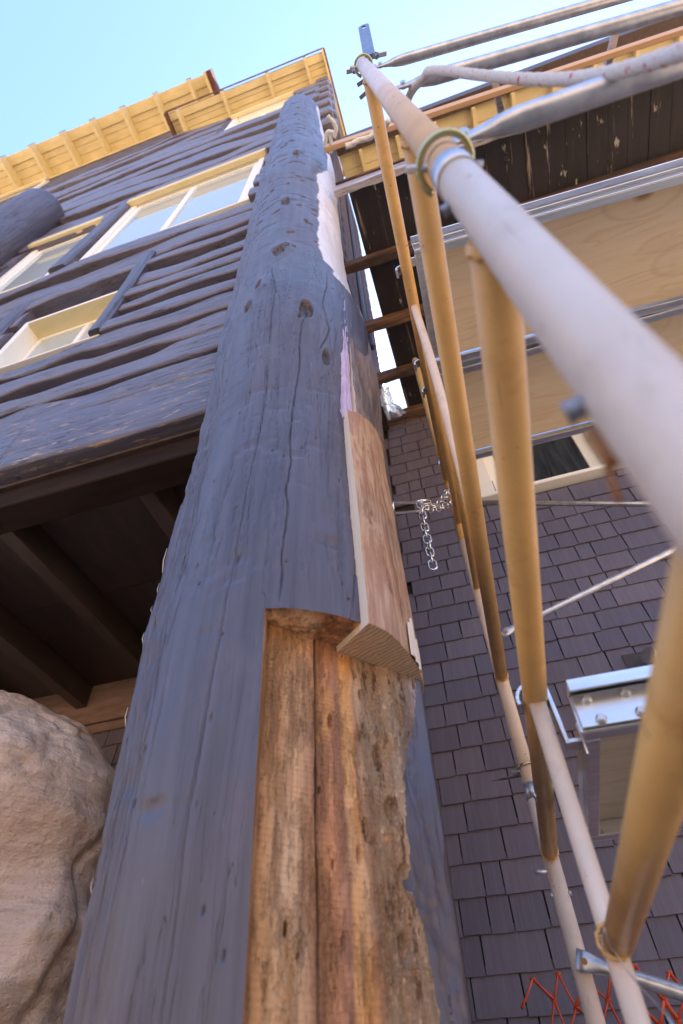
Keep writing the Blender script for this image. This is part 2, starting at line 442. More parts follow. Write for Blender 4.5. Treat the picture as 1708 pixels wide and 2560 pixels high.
def tube_paint(name, c, chip):
    m, nt, b = M(name); n = N(nt)
    f = n.noise(n.coord((14, 14, 14)), 1., 5); g = n.noise(n.coord((60, 60, 26), loc=(3, 3, 3)), 1., 5, .7)
    base = n.mix(n.maprange(f, .35, .7), c, tuple(x * .86 for x in c))
    st = n.noise(n.coord((9, 9, 5), loc=(1, 7, 4)), 1., 6, .7)
    base = n.mix(n.maprange(st, .56, .72, 0, .6), base, tuple(x * y for x, y in zip(c, (.62, .5, .4))))
    dirt = n.noise(n.coord((26, 26, 9), loc=(5, 2, 8)), 1., 6, .75)
    base = n.mix(n.maprange(dirt, .63, .7, 0, .45), base, (.2, .12, .05))
    base = n.mix(n.maprange(g, .66, .69), base, chip)
    for k_ in ((160, 7, 160), (160, 160, 7)):                # scratches along the tubes
        scr = n.noise(n.coord(k_, loc=(k_[1], 3, 1)), 1., 3, .6)
        base = n.mix(n.math('MULTIPLY', n.maprange(scr, .7, .74), .55), base, chip)
    n.link(base, b.inputs['Base Color']); n.link(n.maprange(f, .3, .7, .3, .45), b.inputs['Roughness'])
    n.link(n.bump(g, .15, .001), b.inputs['Normal']); return m
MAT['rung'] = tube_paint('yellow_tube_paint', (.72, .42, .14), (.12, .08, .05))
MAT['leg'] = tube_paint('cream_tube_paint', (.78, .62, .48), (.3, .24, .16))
MAT['galv'] = plain('galvanised_steel', (.46, .48, .52), (.66, .68, .72), .38, .8, scale=(40, 40, 40), bump=.08, bdist=.001)
MAT['chain'] = plain('zinc_chain', (.72, .73, .75), (.88, .89, .9), .2, 1., scale=(60, 60, 60), bump=.05, bdist=.0005)
MAT['alu'] = plain('aluminium', (.66, .67, .69), (.82, .83, .85), .33, 1., scale=(4, 50, 50), bump=.12, bdist=.0008)
MAT['zinc_yellow'] = plain('yellow_zinc_clip', (.55, .48, .2), (.42, .52, .4), .28, 1., scale=(25, 25, 25), bump=.05)
MAT['steel_blue'] = plain('blue_grey_steel', (.2, .24, .32), (.3, .36, .46), .4, .7, scale=(30, 30, 30))
MAT['rust'] = plain('rust_orange_steel', (.3, .12, .03), (.5, .24, .08), .6, .2, scale=(40, 40, 40), bump=.3)
def ply():
    m, nt, b = M('plywood'); n = N(nt)
    v = n.coord((1.1, 7, 7)); f = n.noise(v, 1., 3, .5, 1.4)
    w = n.math('FRACT', n.math('MULTIPLY', f, 6.))
    c = n.ramp(w, [(0, (.78, .6, .38)), (.1, (.83, .67, .45)), (.85, (.85, .7, .48)), (1, (.78, .59, .37))])
    kv = n.node('TexVoronoi'); kv.inputs['Scale'].default_value = 1.
    n.link(n.coord((2.2, 4.2, 4.2), loc=(.1, .75, 0)), kv.inputs['Vector'])
    c = n.mix(n.maprange(kv.outputs['Distance'], .1, .03), c, (.36, .2, .1))
    ring = n.math('MULTIPLY', n.maprange(kv.outputs['Distance'], .34, .3), n.maprange(kv.outputs['Distance'], .26, .3))
    c = n.mix(n.math('MULTIPLY', ring, .22), c, (.5, .32, .17))
    c = n.mix(n.maprange(n.noise(n.coord((2, 40, 40)), 1., 5, .6), .45, .7, 0, .35), c, (.66, .47, .28))
    c = n.mix(n.maprange(n.noise(n.coord((3, 4, 4), loc=(3, 1, 0)), 1., 5), .58, .75, 0, .4), c, (.52, .4, .29))
    n.link(c, b.inputs['Base Color']); b.inputs['Roughness'].default_value = .6
    n.link(n.bump(n.noise(n.coord((8, 120, 120)), 1., 4), .2, .001), b.inputs['Normal']); return m
MAT['ply'] = ply()
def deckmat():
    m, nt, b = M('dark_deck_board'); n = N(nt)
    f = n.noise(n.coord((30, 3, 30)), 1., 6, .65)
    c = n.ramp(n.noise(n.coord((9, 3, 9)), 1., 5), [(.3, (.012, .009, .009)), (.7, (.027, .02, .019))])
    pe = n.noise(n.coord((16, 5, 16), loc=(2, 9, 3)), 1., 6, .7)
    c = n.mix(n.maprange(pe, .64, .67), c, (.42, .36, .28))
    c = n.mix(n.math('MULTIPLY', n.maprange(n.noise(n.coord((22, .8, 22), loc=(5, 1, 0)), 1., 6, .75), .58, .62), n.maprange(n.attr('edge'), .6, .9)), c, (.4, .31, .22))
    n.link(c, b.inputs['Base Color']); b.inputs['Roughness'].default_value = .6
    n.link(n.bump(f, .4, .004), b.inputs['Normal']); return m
MAT['deck'] = deckmat()
MAT['rim'] = paint_wood('greyed_rim_paint', 0, base=(.3, .27, .28), base2=(.42, .38, .39))
def rope_mat(name, c, fleck=None):
    m, nt, b = M(name); n = N(nt)
    f = n.noise(n.coord((300, 300, 300)), 1., 3)
    cc = n.ramp(f, [(.3, tuple(x * .75 for x in c)), (.7, c)])
    if fleck: cc = n.mix(n.maprange(n.noise(n.coord((95, 95, 95)), 1., 2), .64, .67), cc, fleck)
    n.link(cc, b.inputs['Base Color']); b.inputs['Roughness'].default_value = .85
    n.link(n.bump(f, .6, .002), b.inputs['Normal']); return m
MAT['rope'] = rope_mat('white_rope', (.78, .78, .76))
MAT['rope_red'] = rope_mat('white_rope_red_fleck', (.74, .75, .78), (.55, .12, .12))
def rock_mat():
    m, nt, b = M('sandstone'); n = N(nt)
    big = n.noise(n.coord((1.6, 1.6, 2.2)), 1., 5); lam = n.noise(n.coord((4, 4, 30), rot=(.22, -.2, 0)), 1., 6, .7, .3); fine = n.noise(n.coord((40, 40, 40)), 1., 5)
    c = n.ramp(big, [(.3, (.66, .46, .33)), (.5, (.78, .57, .42)), (.7, (.82, .64, .5))])
    c = n.mix(n.maprange(lam, .45, .7, 0, .5), c, (.32, .19, .12))
    c = n.mix(n.maprange(n.noise(n.coord((5, 5, 3), loc=(7, 3, 1)), 1., 5), .58, .72, 0, .5), c, (.24, .17, .14))
    n.link(c, b.inputs['Base Color']); b.inputs['Roughness'].default_value = .9; b.inputs['Specular IOR Level'].default_value = .2
    bp = n.bump(lam, .35, .015); bp = n.bump(fine, .7, .01, bp); bp = n.bump(n.noise(n.coord((9, 9, 14)), 1., 6, .7), .8, .04, bp); n.link(bp, b.inputs['Normal']); return m
MAT['rock'] = rock_mat()
MAT['ground'] = plain('red_earth', (.4, .28, .19), (.5, .36, .25), .95, scale=(.6, .6, .6), bump=.5, bdist=.03, spec=.1)
MAT['added_hill'] = plain('added_hill_sandstone', (.16, .12, .08), (.26, .19, .13), .95, scale=(.05, .05, .05), bump=0, spec=.1)  # colour of the unseen slopes added for the low light
MAT['net'] = plain('orange_plastic_net', (.6, .07, .025), (.75, .12, .04), .4, scale=(30, 30, 30), bump=.1)
def bag():
    m, nt, b = M('clear_plastic_sheet'); n = N(nt)
    b.inputs['Base Color'].default_value = (.75, .8, .86, 1); b.inputs['Roughness'].default_value = .3
    b.inputs['Transmission Weight'].default_value = .45; b.inputs['Alpha'].default_value = .85; return m
MAT['bag'] = bag()
MAT['foam'] = plain('yellow_foam', (.75, .6, .22), (.82, .68, .3), .8)

# ------------------------------------------------------------------ ground
gm = MB(); gm.add([(-900, -900, GROUND), (900, -900, GROUND), (900, 900, GROUND), (-900, 900, GROUND)], [(0, 1, 2, 3)])
tag(gm.build('ground', MAT['ground']), 'bare reddish earth around the lodge', 'ground', kind='structure')

# unseen slopes, added to cover the bright horizon and warm the low light
def added_hills():
    a = np.linspace(0, 2 * np.pi, 121)[:-1]; r = np.array([70., 110, 150, 200, 260, 330, 420])
    A, Rr = np.meshgrid(a, r)
    hgt = np.array([0, 9, 24, 46, 72, 92, 100.])[:, None] * (1 + .35 * fbm(np.cos(A) * 2.2, np.sin(A) * 2.2, Rr * .01, 901, 4))
    V = np.stack([Rr * np.cos(A), Rr * np.sin(A), GROUND - .3 + hgt], -1); n, m = V.shape[:2]; I2 = np.arange(n * m).reshape(n, m)
    q = np.stack([I2[:-1], np.roll(I2[:-1], -1, 1), np.roll(I2[1:], -1, 1), I2[1:]], -1).reshape(-1, 4)
    o = new_mesh('added_hills', V.reshape(-1, 3), q, MAT['added_hill'], None, smooth=True)
    tag(o, 'unseen sandstone slopes added to dim the horizon and warm the low light', 'added_hills', kind='structure')
added_hills()

# ------------------------------------------------------------------ log pillar (hero)
ZT = np.array([-2, 0, .36, .8, 1.5, 2.4, 3.3, 4.5, 6.2, 10., 14])
AZC = np.radians([-22, -22, -22.5, -23.3, -23.8, -24.7, -26.4, -27.4, -28.6, -33, -33])
HF = np.radians([14.6, 14.6, 15.1, 15.8, 15.5, 16.2, 15.4, 15.7, 16.3, 14, 14])
DP = 1.236
def pcen(z): a = np.interp(z, ZT, AZC); return DP * np.sin(a), DP * np.cos(a), a
def prad(z): return DP * np.sin(np.interp(z, ZT, HF))
def pt_on(phi, z, r):
    """phi degrees: 0 faces the viewer side, positive to the right"""
    cx, cy, a = pcen(z)
    base = np.arctan2(-cy, -cx)
    t = base + np.radians(phi)
    return np.stack([cx + r * np.cos(t), cy + r * np.sin(t), np.broadcast_to(z, np.shape(t))], -1)

REC_L, REC_Z, REC_D, REC_N = -7.3, .722, .243, 25.0
phi = np.concatenate([np.linspace(-180, -100, 14)[:-1], np.linspace(-100, 100, 400), np.linspace(100, 180, 14)[1:]])
phi = np.unique(np.concatenate([phi[np.abs(phi - REC_L) > .12], [REC_L - .03, REC_L + .03]]))
zz = np.concatenate([np.linspace(GROUND, -.05, 12)[:-1], np.arange(-.05, 2.7, .0052), np.arange(2.7, 5.6, .009), np.arange(5.6, 10.45, .025), [10.45]])
zz = np.unique(np.concatenate([zz[np.abs(zz - REC_Z) > .002], [REC_Z - .0006, REC_Z + .0006]]))
PH, ZZ = np.meshgrid(phi, zz)
Rb = prad(ZZ)
arc = np.radians(PH) * .33
surf = Rb.copy()
# broad shape: adze facets, knots, the burl with an arched upper lip, fluted edge towards the wall
surf += .012 * fbm(arc * 2.2, ZZ * 1.1, 0, 3, 3) + .004 * fbm(arc * 9, ZZ * 5, 0, 5, 3)
lip = 2.93 - .0045 * np.abs(PH - 8) ** 1.25 + .03 * vnoise(PH * .12, 0, 0, 9)
burl = sstep(.03, -.05, ZZ - lip) * sstep(1.5, 2.5, ZZ) * sstep(-45, -15, PH) * sstep(75, 45, PH)
surf += .05 * burl
edge = sstep(-38, -62, PH) * sstep(-140, -100, PH)
surf -= edge * (.012 * np.clip(fbm(arc * 26, ZZ * .9, 0, 21, 3), 0, 1) * 2.2)
surf += edge * (.007 * fbm(arc * 60, ZZ * 5, 0, 31, 3) - .012 * np.clip(vnoise(arc * 70, ZZ * 14, 0, 33) - .3, 0, 1))
# adze scallops: short horizontal dips
sc_n = fbm(arc * 9, ZZ * 16, 0, 41, 2)
surf -= .012 * np.clip(sc_n - .3, 0, 1) * sstep(2.6, 1.2, ZZ)
# upper part: horizontal flaking wrinkles
wr = fbm(arc * 5, ZZ * 14, 0, 51, 4)
surf -= .016 * np.clip(wr - .22, 0, .5) * sstep(2.7, 3.8, ZZ)
bark = vnoise(arc * 14, ZZ * 24, 0, 61)
surf -= .02 * np.clip(bark - .55, 0, 1) * sstep(3.0, 4.2, ZZ)
# knots
knotm = np.zeros_like(surf)
KN = [(4.6, 2.134, .045, .1), (-16.7, 2.99, .045, .11), (-16, 3.95, .045, .16), (-9.3, 5.43, .04, .22), (17, 1.83, .018, .07), (-27, 2.45, .022, .06), (-34, 2.3, .03, .07), (-10, 3.05, .02, .05)]
for kp, kz, ka, kzr in KN:
    d = np.hypot((arc - math.radians(kp) * .33) / ka, (ZZ - kz) / kzr) + .4 * fbm(arc * 38, ZZ * 15, 0, int(kz * 100), 4)
    surf += .012 * np.exp(-(d / 1.5) ** 2) - .022 * sstep(.75, .45, d)
    if kzr > .08 and kp < 10: knotm = np.maximum(knotm, sstep(.72, .6, d) * (1 if kz > 2 else .3))
# the long checks and many fine ones: grooves cut into the surface
def groove(pts, width, depth, wob=.6, seed=0):
    global surf
    z = np.array([p[1] for p in pts]); p_ = np.array([p[0] for p in pts]); o = np.argsort(z)
    z, p_ = z[o], p_[o]
    rows = np.where((zz >= z[0]) & (zz <= z[-1]))[0]
    if len(rows) == 0: return
    zr = zz[rows]
    pc = np.interp(zr, z, p_) + wob * vnoise(zr * 9, 0, 0, seed) + wob * .3 * vnoise(zr * 40, 0, 0, seed + 1)
    tap = np.minimum(1, np.minimum(zr - z[0], z[-1] - zr) / .06 + .15)
    dd = np.abs(phi[None, :] - pc[:, None]) * (math.pi / 180) * .33
    surf[rows] -= (depth * tap)[:, None] * np.clip(1 - dd / (width * (.6 + .4 * tap))[:, None], 0, 1)
groove([(5.2, 2.2), (4.2, 2.1), (2, 2.03), (1.5, 1.8), (-.7, 1.35), (-1.2, 1.1), (-2.8, .73)], .0028, .012, .8, 70)
groove([(-16, 1.75), (-17, 1.4), (-19, 1.07), (-22, .7), (-25.9, .363), (-27, .114), (-28, -.3)], .0025, .010, .6, 71)
groove([(-17, 2.85), (-18, 2.55), (-14, 2.3), (-16, 1.9)], .003, .01, .8, 72)
groove([(18, 2.5), (15, 2.25), (19, 2.05), (13, 1.85)], .003, .01, .8, 73)
groove([(-55, 2.2), (-57, 1.4), (-60, .6), (-62, -.2)], .004, .014, 1.2, 74)
groove([(-47, 1.4), (-49, .6), (-52, -.2)], .0025, .008, 1., 75)
groove([(31, 1.0), (27, .85), (25, .73)], .003, .012, .5, 76)
rr = random.Random(5)
for i in range(150):
    p0, z0, L = rr.uniform(-30, 33), rr.uniform(.75, 2.75), rr.uniform(.1, .5)
    bend = 0
    pts = []
    for t in np.linspace(0, 1, 6):
        z = z0 + L * t; p = p0 + 1.5 * math.sin(3 * t + i)
        pts.append((p, z))
    groove(pts, rr.uniform(.0013, .002), rr.uniform(.003, .005), .3, 100 + i)
def pit(p0, z0, ra, rz, depth, slope=0.):
    r0, r1 = np.searchsorted(zz, [z0 - rz * 2.5 - .04, z0 + rz * 2.5 + .04]); c0, c1 = np.searchsorted(phi, [p0 - math.degrees(ra * 1.3 / .33), p0 + math.degrees(ra * 1.3 / .33)])
    aa = arc[r0:r1, c0:c1] - math.radians(p0) * .33
    d = np.hypot(aa / ra, (ZZ[r0:r1, c0:c1] - z0 - aa * slope) / rz)
    surf[r0:r1, c0:c1] -= depth * sstep(1, .5, d)
for i in range(70): pit(rr.uniform(-48, 30), rr.uniform(3.0, 9.5), rr.uniform(.012, .05), rr.uniform(.012, .035), .02, rr.uniform(-.7, .7))   # dark nicks higher up
for i in range(45): pit(rr.uniform(-60, 28), rr.uniform(-.05, 2.6), .0026, .0048, .012)                                     # nail holes
# recess cut flat into the right front
inrec = (PH > REC_L) & (PH < 95) & (ZZ < REC_Z)
cosr = np.cos(np.radians(np.clip(PH - REC_N, -80, 80)))
flat = REC_D / cosr
flat = flat + .003 * fbm(arc * 20, ZZ * 2, 0, 81, 3) + .0035 * fbm(arc * 12, ZZ * 9, 0, 83, 4)
rot = sstep(36, 44, PH) * sstep(72, 60, PH)
flat -= rot * (.014 * np.clip(fbm(arc * 26, ZZ * 5, 0, 85, 4), -.1, 1) + .006 * fbm(arc * 60, ZZ * 40, 0, 87, 3))
rotl = sstep(.3, .05, ZZ) * sstep(14, 2, PH)
flat -= rotl * .012 * np.clip(fbm(arc * 14, ZZ * 12, 0, 88, 4), -.2, 1)
crk = 13.5 + 2.2 * (ZZ - .35) + .5 * vnoise(ZZ * 8, 0, 0, 89)
flat -= .02 * np.clip(1 - np.abs(PH - crk) * .00576 / .0032, 0, 1)
for hp, hz, hr in [(21.5, .545, .008), (35.5, .36, .007), (31.5, .315, .0065), (15, .41, .004), (2, .21, .0045), (6, .18, .0035), (23, .2, .004), (46, .5, .012), (49, .4, .014), (51, .3, .016), (48, .2, .018), (20, .3, .005), (39, .62, .008)]:
    d = np.hypot((arc - math.radians(hp) * .33) / hr, (ZZ - hz) / (hr * (1.5 + (hp * 7 % 3) * .5))) + .5 * fbm(arc * 60, ZZ * 40, 0, int(hz * 1000), 3)
    flat -= .02 * sstep(1, .5, d)
for hp, hz in ((36.5, .6),):                          # a knot standing in the recess
    d = np.hypot((arc - math.radians(hp) * .33) / .022, (ZZ - hz) / .055)
    flat += .004 * np.exp(-((d - 1) / .2) ** 2)
cut = inrec & (flat < surf)
surf2 = np.where(inrec, np.minimum(surf, flat), surf)
P = pt_on(PH, ZZ, surf2)
nv = len(phi); nr = len(zz)
I = np.arange(nr * nv).reshape(nr, nv)
quads = np.stack([I[:-1, :-1], I[:-1, 1:], I[1:, 1:], I[1:, :-1]], -1).reshape(-1, 4)
isb = (cut[:-1, :-1] & cut[:-1, 1:] & cut[1:, 1:] & cut[1:, :-1]) | (((cut[:-1, :-1] | cut[:-1, 1:]) & (zz[:-1, None] > REC_Z - .003) & (zz[:-1, None] < REC_Z))) | ((cut[:-1, 1:]) & (phi[None, :-1] < REC_L) & (phi[None, 1:] > REC_L))
# the bare area's ragged right border
PHm = (PH[:-1, :-1] + PH[1:, 1:]) / 2; ZZm = (ZZ[:-1, :-1] + ZZ[1:, 1:]) / 2
lim = 56 + 9 * sstep(.35, .7, ZZm) + 4 * fbm(ZZm * 7, 0, 0, 91, 3)
isb = (isb & (PHm < lim)).reshape(-1)
prim = sstep(-1.2, 1.2, PH - (21 + 5 * fbm(ZZ * 2.2, 0, 0, 93, 3) + 2.5 * fbm(ZZ * 18, arc * 12, 0, 95, 3) + 20 * sstep(4.9, 5.6, ZZ) + 22 * sstep(2.68, 2.5, ZZ))) * sstep(2.38, 2.5, ZZ) * sstep(130, 110, PH)
cen0 = pcen(0.)
pillar = thing('log_pillar', (float(cen0[0]), float(cen0[1]), GROUND), 'tall brown painted log pillar with a bare wood repair recess, in the foreground', 'pillar')
def submesh(name, faces, mat, parent, attrs):
    used = np.unique(faces); remap = np.full(nr * nv, -1); remap[used] = np.arange(len(used))
    return new_mesh(name, P.reshape(-1, 3)[used], remap[faces], mat, parent, smooth=True, attrs={k: a.reshape(-1)[used] for k, a in attrs.items()})
submesh('painted_log', quads[~isb], MAT['pillar'], pillar, {'primer': prim, 'knot': knotm})
o = submesh('bare_wood', quads[isb], MAT['bare'], pillar, {'ang': np.clip((PH + 8) / 80, 0, 1)})
o['label'] = 'bare orange brown heartwood cut back into the pillar'
tp = MB(); tz = 10.45
tp.add([tuple(p) for p in P[-1]], [tuple(range(nv))[::-1][::-1]]); tp.build('log_end', MAT['pillar'], pillar)

def shell_patch(name, z0f, z1f, ph0, ph1, outer, mats, left_in, nphi=46, nz=150, inner_mode='flat', parent=pillar):
    """a slab let into the log: outer curved face, flat side face on the left, top and bottom end faces"""
    us = np.linspace(0, 1, nphi); ts = np.linspace(0, 1, nz)
    PHI = ph0 + (ph1 - ph0) * us
    Z = np.stack([z0f(PHI) + (z1f(PHI) - z0f(PHI)) * t for t in ts])
    PP = np.broadcast_to(PHI, Z.shape)
    ro = prad(Z) + outer(PP, Z)
    O = pt_on(PP, Z, ro)
    ri = np.minimum(REC_D / np.cos(np.radians(PP - REC_N)), ro - .015) if inner_mode == 'flat' else ro - left_in
    Iv = pt_on(PP, Z, ri)
    V = np.concatenate([O.reshape(-1, 3), Iv.reshape(-1, 3)]); n1 = nz * nphi
    id_ = np.arange(n1).reshape(nz, nphi)
    F, mi, sm = [], [], []
    for i in range(nz - 1):
        for j in range(nphi - 1):
            F.append((id_[i, j], id_[i, j + 1], id_[i + 1, j + 1], id_[i + 1, j])); mi.append(0); sm.append(True)
        F.append((id_[i, 0], id_[i + 1, 0], n1 + id_[i + 1, 0], n1 + id_[i, 0])); mi.append(1); sm.append(False)
        F.append((id_[i + 1, -1], id_[i, -1], n1 + id_[i, -1], n1 + id_[i + 1, -1])); mi.append(1); sm.append(False)
    for j in range(nphi - 1):
        F.append((id_[0, j + 1], id_[0, j], n1 + id_[0, j], n1 + id_[0, j + 1])); mi.append(2); sm.append(False)
        F.append((id_[-1, j], id_[-1, j + 1], n1 + id_[-1, j + 1], n1 + id_[-1, j])); mi.append(1); sm.append(False)
    return new_mesh(name, V, [tuple(map(int, f)) for f in F], mats, parent, smooth=sm, mi=mi)
o = shell_patch('wood_patch', lambda p: .706 + 0 * p, lambda p: 1.535 + .0033 * np.clip(p - 28, 0, 60), 27.5, 84,
                lambda p, z: .03 - .024 * sstep(28, 66, p) + .004 * fbm(np.radians(p) * 3, z * 2, 0, 201, 3) + .003 * fbm(np.radians(p) * 10, z * 14, 0, 202, 3) - .012 * sstep(76, 84, p),
                [MAT['peeled'], MAT['sapwood'], MAT['endgrain']], .1)
o['label'] = 'new peeled half round wood patch with end grain showing below'
o = shell_patch('weathered_patch', lambda p: 1.537 + .0033 * np.clip(p - 28, 0, 60), lambda p: 2.56 + .006 * np.clip(p - 33, 0, 60), 33.5, 86,
                lambda p, z: (.03 - .024 * sstep(33, 66, p) + .022 * sstep(1.6, 2.1, z) * sstep(36, 60, p)) * sstep(2.74, 2.35, z + .003 * (p - 33)) - .03 * sstep(2.45, 2.75, z) + .006 * fbm(np.radians(p) * 3, z * 3, 0, 211, 3) + .004 * fbm(np.radians(p) * 9, z * 16, 0, 212, 3) - .012 * sstep(78, 86, p),
                [MAT['weathered'], MAT['sapwood'], MAT['sapwood']], .1)
o['label'] = 'grey weathered wood patch above the new one'
for (pp, w_c, z1_) in ((54, 2.6, .80), (58.5, 2.2, .83), (63, 1.6, .79)):
    zc = np.linspace(.7065, z1_, 14); pc_ = np.linspace(-1, 1, 7); ZC, PC = np.meshgrid(zc, pc_, indexing='ij')
    PC2 = pp + PC * w_c * (1 - .55 * sstep(.4, 1, (ZC - .7065) / (z1_ - .7065))) + .5 * vnoise(ZC * 40, PC * 2, 0, 231)
    RC = prad(ZC) + .03 - .024 * sstep(28, 66, PC2) + .0075 - .004 * np.abs(PC) ** 3
    Vc = pt_on(PC2, ZC, RC); ic = np.arange(Vc.shape[0] * Vc.shape[1]).reshape(Vc.shape[:2])
    new_mesh('bare_cut', Vc.reshape(-1, 3), np.stack([ic[:-1, :-1], ic[:-1, 1:], ic[1:, 1:], ic[1:, :-1]], -1).reshape(-1, 4), MAT['sapwood'], pillar, smooth=True)
# purple filler squeezed along the seam
fz = np.linspace(1.515, 2.50, 190); fp = np.linspace(0, 1, 14)
FZ, FU = np.meshgrid(fz, fp, indexing='ij')
w_ = 1.1 * fbm(FZ * 9, 0, 0, 221, 3) + .5 * vnoise(FZ * 60, 0, 0, 222)
FP = (26.2 + w_) + (32.6 - 26.2 - w_) * FU - .3 * sstep(2.2, 2.5, FZ)
prof = np.sin(np.pi * np.clip(FU * .9 + .03, 0, 1)) ** .5
FR = prad(FZ) + .027 * burl.max() * np.interp(FZ, [1.5, 2.5], [0.02, .9]) + .004 + .014 * prof + .004 * np.sin(FU * 22 + 2 * vnoise(FZ * 5, 0, 0, 223)) * prof + .004 * vnoise(FZ * 30, FU * 6, 0, 224)
FR = np.where((FU < .01) | (FU > .99), FR - .03, FR)
Pf = pt_on(FP, FZ, FR); idf = np.arange(Pf.shape[0] * Pf.shape[1]).reshape(Pf.shape[:2])
qf = np.stack([idf[:-1, :-1], idf[:-1, 1:], idf[1:, 1:], idf[1:, :-1]], -1).reshape(-1, 4)
o = new_mesh('filler_seam', Pf.reshape(-1, 3), qf, MAT['filler'], pillar, smooth=True); o['label'] = 'purple epoxy filler squeezed out along the seam'
for i, (pp, z0, L, r_) in enumerate([(-82, 1.06, .1, .0016), (-86, 1.0, .05, .001), (-83, .83, .04, .0012), (-80, .61, .05, .0012), (-84, .93, .03, .0008), (-78, .3, .03, .001)]):
    a = pt_on(np.array([pp]), np.array([z0]), prad(np.array([z0])) + .005)[0]; b_ = pt_on(np.array([pp - 1.5]), np.array([z0 + L]), prad(np.array([z0])) + .011)[0]
    MB().tube([a, (a + b_) / 2 + np.array([-.004, 0, 0]), b_], [r_, r_, r_ * .5], 6).build('splinter', MAT['sapwood'], pillar)

# ------------------------------------------------------------------ second pillar, far left, its rounded top in view
def second_pillar():
    cx, cy, r, zt = -5.3, .97, .35, 10.9
    t = thing('log_pillar', (cx, cy, GROUND), 'short grey brown log column at the left edge with a rounded top', 'pillar')
    a = np.linspace(0, 2 * np.pi, 73)[:-1]; z = np.concatenate([np.linspace(GROUND, 5, 8), np.linspace(5.2, zt - .25, 60), zt - .25 + .25 * np.sin(np.linspace(.1, 1.45, 10))])
    A, Zg = np.meshgrid(a, z)
    rr_ = r * np.where(Zg > zt - .25, np.sqrt(np.clip(1 - ((Zg - zt + .25) / .25) ** 2 * .75, 0, 1)), 1) + .02 * fbm(np.cos(A) * 2, np.sin(A) * 2, Zg * 1.2, 301, 4)
    V = np.stack([cx + rr_ * np.cos(A), cy + rr_ * np.sin(A), Zg], -1)
    n, m = V.shape[:2]; I2 = np.arange(n * m).reshape(n, m)
    q = np.stack([I2[:-1], np.roll(I2[:-1], -1, 1), np.roll(I2[1:], -1, 1), I2[1:]], -1).reshape(-1, 4)
    F = [tuple(map(int, f)) for f in q] + [tuple(map(int, I2[-1]))]
    new_mesh('painted_log', V.reshape(-1, 3), F, MAT['slab'], t, smooth=True)
second_pillar()

# ------------------------------------------------------------------ log facade
facade = thing('log_wall', (-.5, Y_LOG + .1, 2.0), 'brown painted log facade with cream windows left of the pillar', 'wall')
XL, XR = -14.0, -.42
MB().bx(XL, XR - .02, Y_LOG + .19, Y_LOG + .22, 2.345, 24.2).build('backing_wall', MAT['sheath'], facade)
def wall_log(x0, x1, z0, z1, seed, mat='wall_log', gap=.02, amp=.03, bulge=.11, yf=Y_LOG):
    n = int(np.clip((x1 - x0) * 26, 14, 230)); m = 13
    xs = np.linspace(x0, x1, n); h = z1 - z0
    fq = 1.1 / max(.6, h / .36)
    gb = gap * .4 + amp * 3.2 * np.clip(fbm(xs * fq, 0, 0, seed, 2) + .02, 0, .6) + .3 * amp * fbm(xs * 5, 2, 0, seed, 4); gt = gap * .4 + amp * 2.0 * np.clip(fbm(xs * fq, 5, 0, seed + 1, 2), 0, .6) + .1 * amp * fbm(xs * 7, 4, 0, seed, 2)
    sag = .35 * amp * fbm(xs * .6, 9, 0, seed + 2, 2)
    zb, zt = z0 + gb + sag, z1 - gt + sag
    m = 16
    t = np.concatenate([[0, 0, .035], np.linspace(.09, .94, m - 6), [.985, 1, 1]])
    V = np.zeros((n, m, 3))
    V[..., 0] = xs[:, None]
    hh = (zt - zb)[:, None]
    V[..., 2] = zb[:, None] + hh * t[None]
    k_ = min(1.6, 1 + .25 * (h / .36 - 1))
    prot = bulge * (1 + .3 * fbm(xs * .7, 3, 0, seed + 3, 2)) + .02 * float(vnoise(np.array([seed * .37]), 0, 0, 3)[0])
    rec = k_ * (.01 + .075 * np.clip(.22 + .25 * float(vnoise(np.array([seed * .71]), 2, 0, 5)[0]) + 1.4 * fbm(xs * fq * .9, 7, 0, seed + 6, 2), 0, 1))
    yy = yf + .06 - prot[:, None] + rec[:, None] * (.15 * t[None] + .85 * t[None] ** 5) - .007 * np.sin(np.pi * t)[None]
    yy = yy - .008 * fbm(xs[:, None] * 1.4, t[None] * 1.2, 0, seed + 4, 3) - .006 * fbm(xs[:, None] * 5, t[None] * 9, 0, seed + 5, 4)
    yy[:, 1] += .012
    yy[:, -2] += .02
    V[..., 1] = yy
    V[:, 0, 1] = V[:, -1, 1] = yf + .188
    I2 = np.arange(n * m).reshape(n, m)
    q = np.stack([I2[:-1, :-1], I2[1:, :-1], I2[1:, 1:], I2[:-1, 1:]], -1).reshape(-1, 4)
    F = [tuple(map(int, f)) for f in q] + [tuple(map(int, I2[0])), tuple(map(int, I2[-1][::-1]))]
    ring = np.tile(np.arange(m - 1), n - 1)
    sm = [bool(0 < r_ < m - 2) for r_ in ring] + [False, False]
    return new_mesh('wall_log', V.reshape(-1, 3), F, MAT[mat], facade, smooth=sm)
